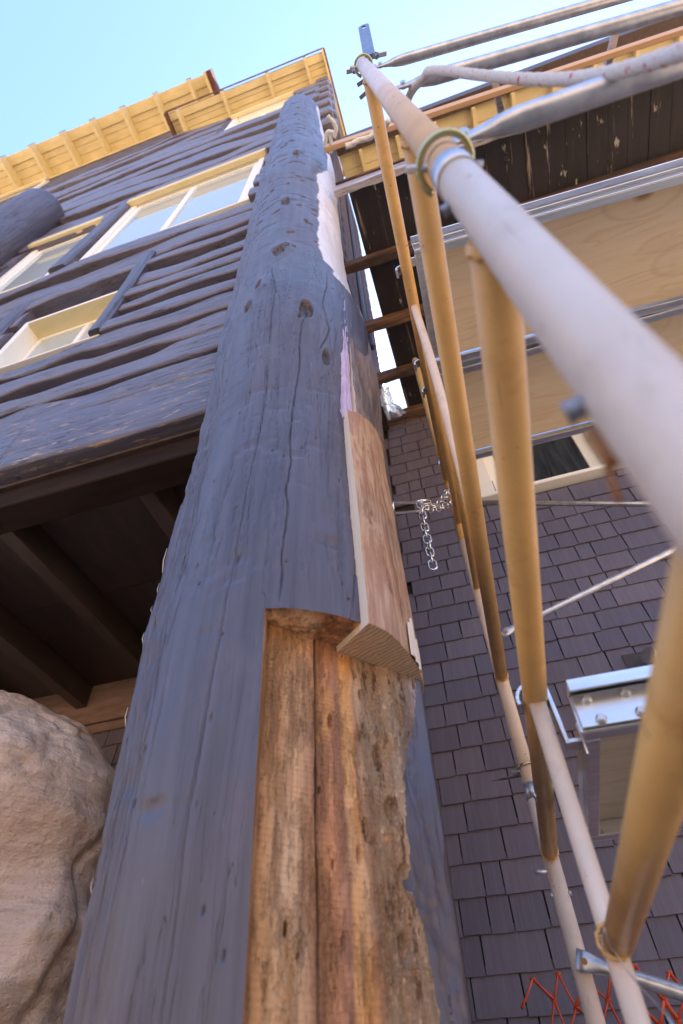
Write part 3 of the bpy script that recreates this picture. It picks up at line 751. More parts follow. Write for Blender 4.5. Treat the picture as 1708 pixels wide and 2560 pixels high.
# course boundaries (metres above the lens), openings split the courses
courses = [(2.235, 2.70), (2.70, 3.04), (3.06, 3.38), (3.38, 3.70), (3.70, 4.0), (4.0, 4.32), (4.32, 4.65), (4.65, 5.01), (5.01, 5.42), (5.42, 5.82), (5.82, 6.26), (6.26, 6.72),
           (6.72, 7.3), (7.3, 7.95), (7.95, 8.7), (8.7, 9.5), (9.5, 10.42), (10.42, 11.2), (11.2, 12.35), (12.35, 13.2), (13.2, 14.15), (14.15, 15.1), (15.1, 16.1), (16.1, 17.0), (17.0, 17.9)]
openings = [(-3.33, -2.1, 4.02, 5.2), (-3.42, -1.2, 6.72, 9.55), (-4.85, -3.62, 6.55, 8.95), (-2.75, -1.0, 14.2, 16.95)]
for i, (a, b) in enumerate(courses):
    cuts = [(XL, XR)]
    for (ox0, ox1, oz0, oz1) in openings:
        if min(b, oz1) - max(a, oz0) > .45 * (b - a):
            nc = []
            for (c0, c1) in cuts:
                if ox1 <= c0 or ox0 >= c1: nc.append((c0, c1)); continue
                if ox0 > c0 + .05: nc.append((c0, ox0))
                if ox1 < c1 - .05: nc.append((ox1, c1))
            cuts = nc
    if i == 0: cuts = [(XL, -2.07), (-2.06, XR)]
    for j, (c0, c1) in enumerate(cuts):
        big = 1 + max(0, (a - 6)) * .12
        wall_log(c0, c1, a, b, 400 + 17 * i + 5 * j, 'flaky_log' if i < 2 else 'wall_log', gap=.014 * big, amp=(.05 if i > 0 else .02) * big, bulge=(.15 if i < 2 else .11) * (1 + .05 * i * .5), yf=Y_LOG - (.02 if i == 0 else 0))
# vertical slabs beside the windows
def slab(x0, x1, z0, z1, lean, proud, seed):
    n = 40; zs = np.linspace(z0, z1, n); V = []
    for k, z in enumerate(zs):
        t = k / (n - 1); xo = lean * t + .03 * vnoise(np.array([z * 1.6]), 0, 0, seed)[0]
        w = .02 * vnoise(np.array([z * 2.3]), 4, 0, seed)[0]
        for (x, y) in ((x0 + xo - w, Y_LOG + .18), (x0 + xo - w, Y_LOG - proud + .02), (x0 + xo + .03, Y_LOG - proud), (x1 + xo - .03 + w, Y_LOG - proud), (x1 + xo + w, Y_LOG - proud + .02), (x1 + xo + w, Y_LOG + .18)):
            V.append((x, y, z))
    F = []
    for k in range(n - 1):
        for e in range(6):
            F.append((k * 6 + e, k * 6 + (e + 1) % 6, (k + 1) * 6 + (e + 1) % 6, (k + 1) * 6 + e))
    F += [tuple(range(6))[::-1], tuple((n - 1) * 6 + e for e in range(6))]
    new_mesh('window_slab', V, F, MAT['slab'], facade, smooth=False)
slab(-2.22, -2.07, 4.06, 5.9, -.02, .1, 501)
slab(-3.62, -3.36, 4.0, 5.65, -.03, .09, 503)
slab(-3.66, -3.44, 6.7, 9.75, .1, .12, 505)
slab(-4.98, -4.84, 6.6, 9.0, 0, .08, 507)
slab(-2.86, -2.68, 13.6, 16.6, 0, .08, 509)

def facade_window(parent, x0, x1, z0, z1, mull, cw, yo, yg, head=True, glassm='glass'):
    """casing with mitred boards, deep jambs, sill, sash, panes"""
    w = MB()
    w.bx(x0, x0 + cw, yo - .02, yg + .04, z0, z1, .006)
    w.bx(x1 - cw, x1, yo - .02, yg + .04, z0, z1, .006)
    w.bx(x0 + cw, x1 - cw, yo - .02, yg + .04, z1 - cw * 1.2, z1 - .002, .006)
    win = w.build('window', MAT['cream'], parent)
    if not head and glassm == 'glass': MB().bx(x0 + cw + .001, x1 - cw - .001, yo - .026, yg + .03, z1 - cw * 1.2 - .008, z1 - cw * 1.2 - .001, .002).build('head_jamb', MAT['yellow'], win)
    MB().bx(x0 - .02, x1 + .02, yo - .035, yg + .03, z0 - cw * .25, z0 + .004, .006).build('sill', MAT['cream'], win)
    if head:
        MB().bx(x0 - .02, x1 + .02, yo - .1, yo - .022, z1 - cw * 1.5, z1 + .03, .008).build('head_casing', MAT['yellow'], win)
    s = MB(); sx0, sx1, sz0, sz1 = x0 + cw + .002, x1 - cw - .002, z0 + .006, z1 - cw * 1.2 - .003; sw = cw * .75
    s.bx(sx0, sx0 + sw, yg - .02, yg + .012, sz0, sz1, .004); s.bx(sx1 - sw, sx1, yg - .02, yg + .012, sz0, sz1, .004)
    s.bx(sx0 + sw, sx1 - sw, yg - .02, yg + .012, sz0, sz0 + sw * 1.1, .004); s.bx(sx0 + sw, sx1 - sw, yg - .02, yg + .012, sz1 - sw, sz1, .004)
    s.build('sash', MAT['cream'], win)
    ed = [sx0 + sw] + [sx0 + sw + (sx1 - sx0 - 2 * sw) * m for m in mull] + [sx1 - sw]
    for m in ed[1:-1]:
        MB().bx(m - sw * .6, m + sw * .6, yg - .024, yg + .01, sz0 + sw * 1.1 + .001, sz1 - sw - .001, .004).build('mullion', MAT['cream'], win)
    for i in range(len(ed) - 1):
        a = ed[i] + (sw * .6 if i > 0 else 0); b = ed[i + 1] - (sw * .6 if i < len(ed) - 2 else 0)
        MB().bx(a, b, yg - .003, yg + .003, sz0 + sw * 1.1, sz1 - sw).build('pane', MAT[glassm], win)
    return win
facade_window(facade, -3.28, -2.16, 4.06, 5.13, [.55], .06, Y_LOG - .02, Y_LOG + .13, head=False)
facade_window(facade, -3.36, -1.22, 6.8, 9.42, [.48], .1, Y_LOG - .04, Y_LOG - .01)
facade_window(facade, -4.8, -3.66, 6.64, 8.85, [], .1, Y_LOG - .04, Y_LOG - .01)
facade_window(facade, -2.66, -1.08, 14.25, 16.8, [.5], .13, Y_LOG - .04, Y_LOG + .06)
facade_window(facade, -13.2, -9.8, 18.0, 21.3, [.5], .16, Y_LOG - .04, Y_LOG + .06)
# a darker shingled band under the upper eave
MB().bx(XL, -3.9, Y_LOG + .0, Y_LOG + .185, 18.0, 22.7).build('shingle_band', MAT['band'], facade)
# log ends notched at the corner
for i in range(13):
    z = 10.0 + i * .62; s_ = .2 + .03 * (i % 3)
    MB().box((-.36 + .05 * (i % 2), Y_LOG + .02 + .12 * (i % 2), z), ((.16, 0, .01), (0, .15, 0), (0, 0, s_)), .03).build('log_end', MAT['wall_log'], facade)
MB().bx(-.56, -.30, Y_LOG + .23, Y_LOG + .3, 4.9, 17.9).build('corner_post', MAT['slab'], facade)

# lodge body behind the facade (walls one can only glimpse, they keep the sun off)
body = MB(); body.bx(XL, -.44, Y_LOG + .225, 3.1, 2.4, 23.8)
lodge = body.build('lodge_wing', MAT['darkpaint']); tag(lodge, 'upper body of the log lodge behind its facade', 'building')
# side wall towards the deck: shingles glimpsed between pillar and gap
side = thing('side_wall', (-.3, 2.2, Z_DECK), 'narrow shingled side wall seen past the pillar beside the bright gap', 'wall')
MB().bx(-.435, -.325, Y_LOG + .27, 3.1, 4.5, 12.0).build('sheathing', MAT['sheath'], side)
for r_i in range(34):
    z = 4.7 + r_i * .2
    for c_i in range(4):
        y = 1.58 + c_i * .36 + (.1 if r_i % 2 else 0)
        MB().box((-.315, y + .17, z + .12), ((.006, 0, -.0012), (0, .172, 0), (-.0006, 0, .125)), 0).build('shingle', MAT['shingle'], side)
for (y, w) in ((2.05, .07), (2.28, .06)):
    MB().bx(-.30, -.262, y, y + w, 4.85, 9.6, .008).build('trim_board', MAT['slab'], side)

# ------------------------------------------------------------------ eaves
def eave(label, x0, x1, yf, yw, z, rafters, deep=.34, rw=.065, nboard=4, slab_in=-.09):
    t = thing('roof_eave', ((x0 + x1) / 2, yw, z), label, 'roof eave')
    ys = np.linspace(yf, yw, nboard + 1); ys[1] = yf + (yw - yf) * .3
    for i in range(nboard):
        MB().bx(x0, x1, ys[i] + (.004 if i else 0), ys[i + 1] - .004, z + .02 + .006 * (i % 2) - (.03 if i == 0 else 0), z + .06, .004).build('soffit_board', MAT['yellow'], t)
    for i, x in enumerate(rafters):
        b = MB(); b.bx(x - rw / 2, x + rw / 2, yf - .05, yw - .012, z - deep, z + .018, .006); ra = b.build('rafter', MAT['yellow'], t)
        MB().bx(x - rw / 2 + .003, x + rw / 2 - .003, yf - .062, yf - .0505, z - deep + .004, z + .03).build('end_cap', MAT['slab'], ra)
    MB().bx(x0, x1, yw - .03, yw - .0005, z - deep * 1.02, z + .019, .004).build('frieze_board', MAT['yellow'], t)
    MB().bx(x0 - .1, x1 + .06, yf + max(slab_in, .0), yw + 2.2, z + .062, z + .3).build('roof_slab', MAT['roofing'], t)
    return t
ev = eave('lower yellow boarded eave with rafters, above the pillar', -4.42, -.2, .68, Y_LOG - .01, 18.0, [-4.1, -2.85, -1.63, -.64], nboard=4)
for i in range(5):                                     # the return along the gable side
    xa = -.56 + i * .072
    MB().bx(xa + .003, xa + .069, Y_LOG, 2.75, 18.02 + .006 * (i % 2), 18.058, .004).build('soffit_board', MAT['yellow'], ev)
MB().bx(-.196, -.15, .62, 2.8, 17.86, 18.06, .005).build('barge_board', MAT['yellow'], ev)
MB().bx(-.149, -.105, .62, 2.85, 17.98, 18.2, .005).build('roof_edge', MAT['roofing'], ev)
MB().bx(-4.5, -.15, .605, .63, 17.98, 18.2, .004).build('roof_edge', MAT['roofing'], ev)
MB().bx(-4.5, -4.425, .63, 1.24, 17.85, 18.06, .004).build('roof_edge', MAT['roofing'], ev)
ev2 = eave('upper yellow boarded eave with many rafters, top left', -14.0, -3.95, .26, Y_LOG - .01, 22.62, [-13.7, -12.5, -11.38, -10.2, -9.02, -7.9, -6.8, -5.62, -4.44], deep=.5, rw=.085, slab_in=.06)
MB().bx(-3.945, -3.86, .2, 1.24, 22.3, 22.75, .006).build('barge_board', MAT['yellow'], ev2)
MB().bx(-3.855, -3.7, .2, 1.9, 22.4, 22.9, .006).build('roof_edge', MAT['roofing'], ev2)

# ------------------------------------------------------------------ porch ceiling under the log facade
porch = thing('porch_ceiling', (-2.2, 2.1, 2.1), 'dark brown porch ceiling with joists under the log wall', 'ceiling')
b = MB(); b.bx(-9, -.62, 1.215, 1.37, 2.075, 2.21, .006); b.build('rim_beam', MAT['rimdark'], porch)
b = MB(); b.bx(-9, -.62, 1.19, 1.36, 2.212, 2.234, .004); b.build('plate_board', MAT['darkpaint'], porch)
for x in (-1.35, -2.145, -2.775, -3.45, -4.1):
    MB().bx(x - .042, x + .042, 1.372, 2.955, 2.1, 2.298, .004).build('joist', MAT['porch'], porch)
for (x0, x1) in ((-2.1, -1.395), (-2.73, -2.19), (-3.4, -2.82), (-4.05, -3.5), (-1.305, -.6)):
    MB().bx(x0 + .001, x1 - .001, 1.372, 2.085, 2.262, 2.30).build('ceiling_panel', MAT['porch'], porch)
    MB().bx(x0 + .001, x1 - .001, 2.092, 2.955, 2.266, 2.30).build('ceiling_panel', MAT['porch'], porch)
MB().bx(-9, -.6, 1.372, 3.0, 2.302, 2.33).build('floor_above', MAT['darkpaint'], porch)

# ------------------------------------------------------------------ shingled ground-floor wall
shw = thing('shingle_wall', (.6, Y_SH, GROUND), 'brown wood shingle wall below the deck, right of the pillar', 'wall')
wx0, wx1, wz0, wz1 = .27, 1.33, 3.175, 4.35           # window opening
for bx_ in ((-6, wx0 + .05, GROUND, 4.6), (wx1 - .05, 5.0, GROUND, 4.6), (wx0 + .05, wx1 - .05, GROUND, wz0 + .02), (wx0 + .05, wx1 - .05, wz1, 4.6)):
    MB().bx(bx_[0], bx_[1], Y_SH + .012, Y_SH + .1, bx_[2], bx_[3]).build('sheathing', MAT['sheath'], shw)
EXPO = .134
sh_meshes = []
def shingle_mesh(seed):
    """unit shingle: 1 wide, butt at z = 0, tapering upwards; slightly uneven butt edge"""
    n = 5; V = []; rs = np.random.default_rng(seed)
    wob = rs.uniform(-.0018, .0018, n)
    L = EXPO * 1.25
    for i in range(n):
        x = -.5 + i / (n - 1); V += [(x, -.017, wob[i]), (x, -.003, L), (x, .006, L), (x, .0, wob[i])]
    F = []
    for i in range(n - 1):
        a, c = i * 4, i * 4 + 4
        F += [(a, c, c + 1, a + 1), (a + 3, a + 2, c + 2, c + 3), (a, a + 3, c + 3, c)]
    F += [(0, 1, 2, 3), tuple((n - 1) * 4 + k for k in (3, 2, 1, 0))]
    me = bpy.data.meshes.new('shingle'); me.from_pydata(V, [], F); me.materials.append(MAT['shingle']); me.update()
    return me, V, F
SHM = [shingle_mesh(s) for s in range(8)]
allsh = []
rs = np.random.default_rng(11)
row = 0
z = .588 - EXPO * 14
while z < 4.5:
    x = -6.0 + rs.uniform(0, .15)
    while x < 5.0:
        w = float(rs.choice([.085, .1, .12, .15, .17, .2, .24, .27], p=[.06, .1, .16, .22, .18, .14, .09, .05]))
        c = x + w / 2
        if not (wx0 - .0 < c < wx1 + .0 and z + EXPO * .6 > wz0 - .02 and z < wz1) and not (x < -.48 and z > 1.9) and not (-1.1 < x < -.6) and x > -4.4:
            # trim shingles beside the window
            allsh.append((c, z + rs.uniform(-.003, .003), w - rs.uniform(.005, .009), rs.uniform(0, .004), int(rs.integers(8)), rs.uniform(-.006, .006)))
        x += w
    z += EXPO; row += 1
def area(s):
    p = np.array([s[0], Y_SH, s[1] + .06])
    if not inframe(p, 40): return 0
    if s[0] < -.5 and (s[1] < .9 or s[0] > -1.1): return 0   # behind rock or pillar
    return s[2] / (p @ fwd) ** 2 * (1.0 / (1 + (p[2] / 3) ** 2)) ** .5
order = sorted(range(len(allsh)), key=lambda i: -area(allsh[i]))
rest = MB()
for n_, i in enumerate(order):
    c, z, w, dy, k, rt = allsh[i]
    if n_ < 296 and area(allsh[i]) > 0:
        o = bpy.data.objects.new('shingle', SHM[k][0]); col.objects.link(o); o.parent = shw
        o.location = (c - .6, -dy, z - GROUND); o.scale = (w, 1, 1); o.rotation_euler = (0, rt, 0)
    else:
        rest.add([(c + v[0] * w, Y_SH - dy + v[1], z + v[2]) for v in SHM[k][1]], SHM[k][2])
o = rest.build('shingles', MAT['shingle'], shw); o['kind'] = 'stuff'
facade_window(shw, wx0, wx1, wz0 + .07, wz1, [], .12, Y_SH - .03, Y_SH + .06, head=False, glassm='dirty_glass')
MB().bx(-4.6, -.56, Y_SH - .045, Y_SH - .02, 1.97, 2.30, .006).build('trim_board', MAT['trim_brown'], shw)
MB().bx(-4.6, -.56, Y_SH - .03, Y_SH - .016, 1.90, 1.965, .004).build('trim_board', MAT['trim_brown'], shw)
MB().bx(-.47, -.385, 1.75, Y_SH - .02, GROUND, 4.55).build('return_wall', MAT['darkpaint'], shw)
for r_i in range(24):
    zz0 = .1 + r_i * .185
    MB().box((-.378, 2.3, zz0 + .09), ((.006, 0, -.001), (0, .54, 0), (-.0008, 0, .098)), 0).build('corner_shingle', MAT['shingle'], shw)

# ------------------------------------------------------------------ deck overhead
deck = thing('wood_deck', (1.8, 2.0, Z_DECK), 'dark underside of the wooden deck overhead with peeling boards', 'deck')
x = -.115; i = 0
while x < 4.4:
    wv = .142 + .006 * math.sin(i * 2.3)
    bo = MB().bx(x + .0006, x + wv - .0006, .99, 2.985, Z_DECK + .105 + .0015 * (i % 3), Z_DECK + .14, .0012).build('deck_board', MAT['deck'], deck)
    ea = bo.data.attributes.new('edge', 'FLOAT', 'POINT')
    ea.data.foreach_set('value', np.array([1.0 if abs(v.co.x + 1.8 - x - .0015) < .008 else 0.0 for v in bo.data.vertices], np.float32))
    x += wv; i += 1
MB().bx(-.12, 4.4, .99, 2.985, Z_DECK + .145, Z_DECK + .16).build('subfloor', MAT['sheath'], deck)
def rough_beam(name, x0, x1, y, w, z0, z1, mat, seed):
    n = 90; xs = np.linspace(x0, x1, n); V = []
    for xx in xs:
        e = [.006 * float(vnoise(np.array([xx * 7]), k, 0, seed)[0]) + .004 * float(vnoise(np.array([xx * 26]), k, 1, seed)[0]) for k in range(4)]
        V += [(xx, y - w / 2 + e[0], z0 + abs(e[1])), (xx, y + w / 2 + e[2], z0 + abs(e[3])), (xx, y + w / 2, z1), (xx, y - w / 2, z1)]
    F = []
    for i in range(n - 1):
        for k in range(4): F.append((i * 4 + k, i * 4 + (k + 1) % 4, i * 4 + 4 + (k + 1) % 4, i * 4 + 4 + k))
    F += [(3, 2, 1, 0), tuple((n - 1) * 4 + k for k in range(4))]
    return new_mesh(name, V, F, MAT[mat], deck)
for k, y in enumerate((1.50, 2.02, 2.52)):
    rough_beam('joist', -.30, 4.4, y, .062, Z_DECK - .02, Z_DECK + .103, 'oldwood', 600 + k)
rough_beam('ledger', -.40, 4.4, 2.955, .05, Z_DECK - .06, Z_DECK + .103, 'oldwood', 610)
rough_beam('rim_joist', -.22, 4.4, .965, .045, Z_DECK - .0, Z_DECK + .15, 'rim', 611)
MB().bx(-.2, 4.4, .925, .985, Z_DECK + .153, Z_DECK + .185, .005).build('deck_nosing', MAT['oldwood'], deck)
for (pa, pb) in (((1134, 180), (1156, 268)), ((1420, 40), (1392, 130))):
    MB().beam(onZ(*pa, 5.72), onZ(*pb, 5.72) + np.array([0, .1, 0]), .05, .05, (0, 0, 1), .004).build('rail_outrigger', MAT['rim'], deck)
# new timber guard rail nailed along the deck front
a, b_ = onZ(745, 342, 5.6), onZ(1568, 70, 5.6); d = (b_ - a); b_ = a + d * 1.25
lr = thing('timber_rail', tuple(a), 'new tan timber board laid along the deck edge behind the scaffold top', 'board')
MB().beam(a, b_, .04, .14, (0, 0, 1), .004).build('board', MAT['lumber'], lr)

# right-hand wing above the deck
wing = thing('wing_wall', (3, 3.1, Z_DECK), 'upper wall of the right wing behind the deck railing', 'wall')
MB().bx(-.06, 9.5, 3.05, 3.5, 4.9, 12.6).build('wall_panel', MAT['darkpaint'], wing)
ev3 = thing('roof_eave', (3, 2.4, 12.0), 'thin yellow eave with small rafters seen over the timber rail', 'roof eave')
for i in range(4):
    MB().bx(-.3, 9.5, 1.94 + i * .275, 2.21 + i * .275, 12.02 + .008 * (i % 2), 12.06, .004).build('soffit_board', MAT['yellow'], ev3)
for i in range(14):
    xr = -.25 + i * .68 + .34
    MB().bx(xr - .03, xr + .03, 1.94, 3.04, 11.86, 12.018, .004).build('rafter', MAT['yellow'], ev3)
MB().bx(-.35, 9.6, 1.72, 1.935, 11.93, 12.3, .006).build('roof_edge', MAT['darkpaint'], ev3)
MB().bx(-.3, 9.5, 1.94, 6.0, 12.07, 12.4).build('roof_slab', MAT['roofing'], ev3)

# ------------------------------------------------------------------ sandstone boulder under the porch
def boulder():
    t = thing('boulder', (-2.6, 2.3, GROUND), 'pale orange sandstone boulder under the porch, lower left', 'boulder')
    nu, nw = 320, 230
    u = np.linspace(0, 2 * np.pi, nu + 1)[:-1]; w = np.linspace(-.5, np.pi / 2 - .02, nw)
    U, W = np.meshgrid(u, w)
    cx, cy, cz = -2.85, 2.2, -.1
    ex = 4.5
    f = (np.abs(np.cos(W)) ** ex + np.abs(np.sin(W)) ** ex) ** (-1 / ex)
    dx, dy, dz = f * np.cos(W) * np.cos(U), f * np.cos(W) * np.sin(U), f * np.sin(W)
    X, Y, Z_ = cx + 1.13 * dx, cy + .74 * dy, cz + 1.66 * dz
    n1 = fbm(X * 1.1, Y * 1.1, Z_ * 1.2, 701, 4)
    tilt = Z_ * 11 + X * 2.4 - Y * 1.2 + 1.6 * n1
    lam = fbm(X * 1.2, Y * 1.2, tilt, 703, 3)                       # cross bedding
    step = np.abs(((tilt * .22 + .6 * fbm(X * 1.5, Y * 1.5, Z_ * 1.5, 709, 3)) % 1.0) - .5) * 2
    dis = .11 * n1 + .02 * lam + .05 * sstep(.2, .9, step) + .055 * fbm(X * 3.4, Y * 3.4, Z_ * 3.4, 705, 5) + .012 * fbm(X * 18, Y * 18, Z_ * 30, 711, 4) - .03 * np.clip(.12 - np.abs(fbm(X * 2.2, Y * 2.2, Z_ * 2.6, 713, 3)), 0, .12) / .12
    pock = np.clip(vnoise(X * 2.6, Y * 2.6, Z_ * 4.2, 707) - .35, 0, 1); dis -= .5 * pock * sstep(1.0, .6, Z_)
    X += dis * np.cos(W) * np.cos(U); Y += dis * np.cos(W) * np.sin(U); Z_ += dis * np.sin(W) * .6
    V = np.stack([X, Y, Z_], -1); I2 = np.arange(nu * nw).reshape(nw, nu)
    q = np.stack([I2[:-1], np.roll(I2[:-1], -1, 1), np.roll(I2[1:], -1, 1), I2[1:]], -1).reshape(-1, 4)
    F = [tuple(map(int, f_)) for f_ in q] + [tuple(map(int, I2[-1]))]
    new_mesh('rock', V.reshape(-1, 3), F, MAT['rock'], t, smooth=True)
    # crumbling cap where the rock meets the ceiling
boulder()

# ------------------------------------------------------------------ scaffold
NX, NY, FX, FY = .095, .165, .043, 1.80              # near and far legs of the frame
def fx(y): return NX + (FX - NX) * (y - NY) / (FY - NY)
Z1, Z2, Z3, Z4 = 2.13, 1.03, .515, .165
RT = .0215
def tube_part(parent, name, a, b, r, mat, n=28, **k): return MB().tube([a, b], r, n, **k).build(name, MAT[mat], parent)
upf = thing('steel_scaffold', (FX, FY, .76), 'upper yellow steel scaffold frame beside the pillar', 'scaffold frame')
lof = thing('steel_scaffold', (FX, FY, GROUND), 'lower cream and yellow scaffold frame standing nearest the camera', 'scaffold frame')
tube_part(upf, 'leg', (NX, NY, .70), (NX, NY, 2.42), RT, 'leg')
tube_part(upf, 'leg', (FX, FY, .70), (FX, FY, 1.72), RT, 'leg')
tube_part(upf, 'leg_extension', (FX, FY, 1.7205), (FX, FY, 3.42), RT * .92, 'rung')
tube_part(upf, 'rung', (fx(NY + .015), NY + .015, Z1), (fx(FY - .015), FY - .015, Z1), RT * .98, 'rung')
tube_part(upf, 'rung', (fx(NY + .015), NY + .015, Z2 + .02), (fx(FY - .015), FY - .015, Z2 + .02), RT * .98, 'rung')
pts = [(Z1 - .01, .90), (1.95, .895), (1.75, .9), (1.58, .925), (1.4, .97), (1.22, 1.04), (1.06, 1.12)]
P_ = [(fx(y), y, z) for z, y in pts]
P2 = []
for i in range(len(P_) - 1):
    for t in np.linspace(0, 1, 6)[:-1]: P2.append(np.array(P_[i]) * (1 - t) + np.array(P_[i + 1]) * t)
P2.append(np.array(P_[-1]))
for _ in range(4): P2 = [P2[0]] + [(P2[i - 1] + P2[i] * 2 + P2[i + 1]) / 4 for i in range(1, len(P2) - 1)] + [P2[-1]]
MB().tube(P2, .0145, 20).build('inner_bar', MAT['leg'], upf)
for zz_, y0 in ((1.83, .9), (1.45, .96)):
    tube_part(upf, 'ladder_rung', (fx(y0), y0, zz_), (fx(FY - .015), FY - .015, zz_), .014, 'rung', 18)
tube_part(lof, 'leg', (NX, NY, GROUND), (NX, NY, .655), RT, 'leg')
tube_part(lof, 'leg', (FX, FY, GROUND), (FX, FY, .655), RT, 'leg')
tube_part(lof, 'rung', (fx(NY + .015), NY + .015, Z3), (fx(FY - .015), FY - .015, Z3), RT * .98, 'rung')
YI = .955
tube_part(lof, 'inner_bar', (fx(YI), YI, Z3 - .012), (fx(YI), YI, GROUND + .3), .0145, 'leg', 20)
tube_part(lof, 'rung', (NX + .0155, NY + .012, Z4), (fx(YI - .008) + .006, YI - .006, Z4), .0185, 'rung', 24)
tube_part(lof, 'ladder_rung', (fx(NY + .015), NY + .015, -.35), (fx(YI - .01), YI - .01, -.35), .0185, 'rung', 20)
for (x, y) in ((NX, NY), (FX, FY)):                    # couplings between the two frames
    MB().tube([(x, y, .6555), (x, y, .6995)], RT * 1.09, 28).build('coupling_collar', MAT['galv'], upf)
def weld(parent, y, z, r, mat='rung'):
    m = MB(); c_ = np.array([fx(y), y, z]); pts = []
    for k in range(28):
        a_ = 2 * math.pi * k / 28; w_ = 1 + .05 * math.sin(k * 2.7)
        pts.append(c_ + np.array([r * w_ * math.cos(a_), .002 * math.sin(k * 1.9), r * w_ * math.sin(a_)]))
    m.tube(pts, .0032, 8, closed=True).build('weld_bead', MAT[mat], parent)
for z_ in (Z1, Z2 + .02):
    weld(upf, NY + .022, z_, RT * .97); weld(upf, FY - .022, z_, RT * .97)
weld(lof, NY + .022, Z3, RT * .97); weld(lof, FY - .022, Z3, RT * .97); weld(lof, YI - .016, Z4, .0185)
def pigtail(parent, c, r, open_dir, wire, mat='zinc_yellow'):
    pts = []
    for t in np.linspace(-.3, 4.6, 26):
        pts.append(np.array(c) + r * np.array([math.cos(t + open_dir), math.sin(t + open_dir), 0]) + np.array([0, 0, .02 * t / 4.6]))
    pts.append(pts[-1] + np.array([-.03, -.01, .0]))
    MB().tube(pts, wire, 12).build('locking_clip', MAT[mat], parent)
    MB().tube([np.array(c) + np.array([-.045, -.01, .004]), np.array(c) + np.array([.04, .012, .004])], wire * 1.1, 12).build('locking_pin', MAT['galv'], parent)
pigtail(upf, (NX, NY, .735), .031, 2.6, .0042)
pigtail(upf, (NX, NY, 2.37), .029, 2.4, .0042)
pigtail(upf, (FX, FY, .735), .030, 1.6, .0035)
for zz_ in (.60, .232): MB().tube([(NX - .012, NY + .002, zz_), (NX - .026, NY + .006, zz_ - .001), (NX - .029, NY + .007, zz_ - .001)], [.0055, .0055, .0065], 14).build('brace_stud', MAT['steel_blue'], lof)
MB().box(onY(1388, 1025, NY + .025), ((.0045, 0, 0), (0, .004, 0), (0, .002, .016)), .0015).build('gravity_lock', MAT['rust'], lof)
MB().tube([onY(1392, 1065, NY + .025), onY(1420, 1150, NY + .028)], .0018, 10).build('lock_rivet', MAT['rust'], lof)
for zz_ in (.47,): MB().tube([(FX - .02, FY - .02, zz_), (FX - .05, FY - .03, zz_)], .006, 12).build('brace_stud', MAT['galv'], lof)
for s_ in (-1, 1): MB().tube([(FX + s_ * .019, FY - .005, .42), (FX + s_ * .027, FY - .007, .42)], .006, 10).build('bolt_head', MAT['galv'], lof)

# socket bracket clamped on the near leg top
br = thing('post_bracket', (NX, NY, 2.42), 'steel clamp bracket with slotted flat bar on the scaffold leg top', 'bracket')
tb = onZ(835, 62, 2.86); bb = onZ(848, 128, 2.52)
d = (tb - bb) / np.linalg.norm(tb - bb)
sl_ = MB()
sd = np.cross(d, np.array([0, 1.0, 0])); sd /= np.linalg.norm(sd); nn = np.cross(sd, d)
ring_o, ring_i = [], []
Lb = np.linalg.norm(tb - bb)
def P3(s_, t_, n_): return bb + d * t_ + sd * s_ + nn * n_
hw = .021
out = [(-hw, 0), (hw, 0)] + [(hw * math.cos(a), Lb + hw * math.sin(a)) for a in np.linspace(0, math.pi, 9)]
hole = [(.008 * math.cos(a), Lb - .02 + (.018 if math.sin(a) > 0 else -.002) + .008 * math.sin(a)) for a in np.linspace(-math.pi / 2 - .01, 1.5 * math.pi - .3, 11)]
V, F = [], []
m_ = len(out)
for n_ in (-.003, .003):
    V += [P3(s_, t_, n_) for s_, t_ in out] + [P3(s_, t_, n_) for s_, t_ in hole]
H = len(hole); T_ = m_ + H
def stitch(off, flip):
    # polygons between outline and slot
    tris = []
    angO = [math.atan2(t_ - (Lb - .01), s_) for s_, t_ in out]; angH = [math.atan2(t_ - (Lb - .01), s_) for s_, t_ in hole]
    oi = sorted(range(m_), key=lambda i: angO[i]); hi = sorted(range(H), key=lambda i: angH[i])
    i = j = 0
    while i < m_ or j < H:
        ao = angO[oi[i % m_]] + (2 * math.pi if i >= m_ else 0); ah = angH[hi[j % H]] + (2 * math.pi if j >= H else 0)
        if j >= H or (i < m_ and ao <= ah): tris.append((oi[i % m_], oi[(i + 1) % m_], m_ + hi[j % H])); i += 1
        else: tris.append((m_ + hi[j % H], oi[i % m_], m_ + hi[(j + 1) % H])); j += 1
    return [tuple(off + q for q in (t if not flip else t[::-1])) for t in tris]
F = stitch(0, False) + stitch(T_, True)
F += [(i, (i + 1) % m_, T_ + (i + 1) % m_, T_ + i) for i in range(m_)] + [(m_ + i, m_ + (i + 1) % H, T_ + m_ + (i + 1) % H, T_ + m_ + i) for i in range(H)]
new_mesh('flat_bar', V, F, MAT['steel_blue'], br)
MB().box((NX + .012, NY + .012, 2.475), ((.022, .004, 0), (-.004, .022, 0), (0, 0, .028)), .003).build('clamp_block', MAT['rust'], br)
MB().box((NX + .048, NY - .004, 2.53), ((.045, .006, .004), (-.002, .007, 0), (0, 0, .006)), .002).build('clamp_plate', MAT['galv'], br)
MB().box((NX - .028, NY + .01, 2.5), ((.03, .004, .004), (-.002, .007, 0), (0, 0, .006)), .002).build('clamp_plate', MAT['galv'], br)
for (x, y, z0, z1) in ((NX - .034, NY + .008, 2.40, 2.58), (NX + .055, NY - .004, 2.46, 2.6)):
    MB().tube([(x, y, z0), (x, y, z1)], .006, 12).build('threaded_rod', MAT['steel_blue'], br)
    MB().tube([(x, y, 2.515), (x, y, 2.53)], .012, 6).build('hex_nut', MAT['galv'], br)
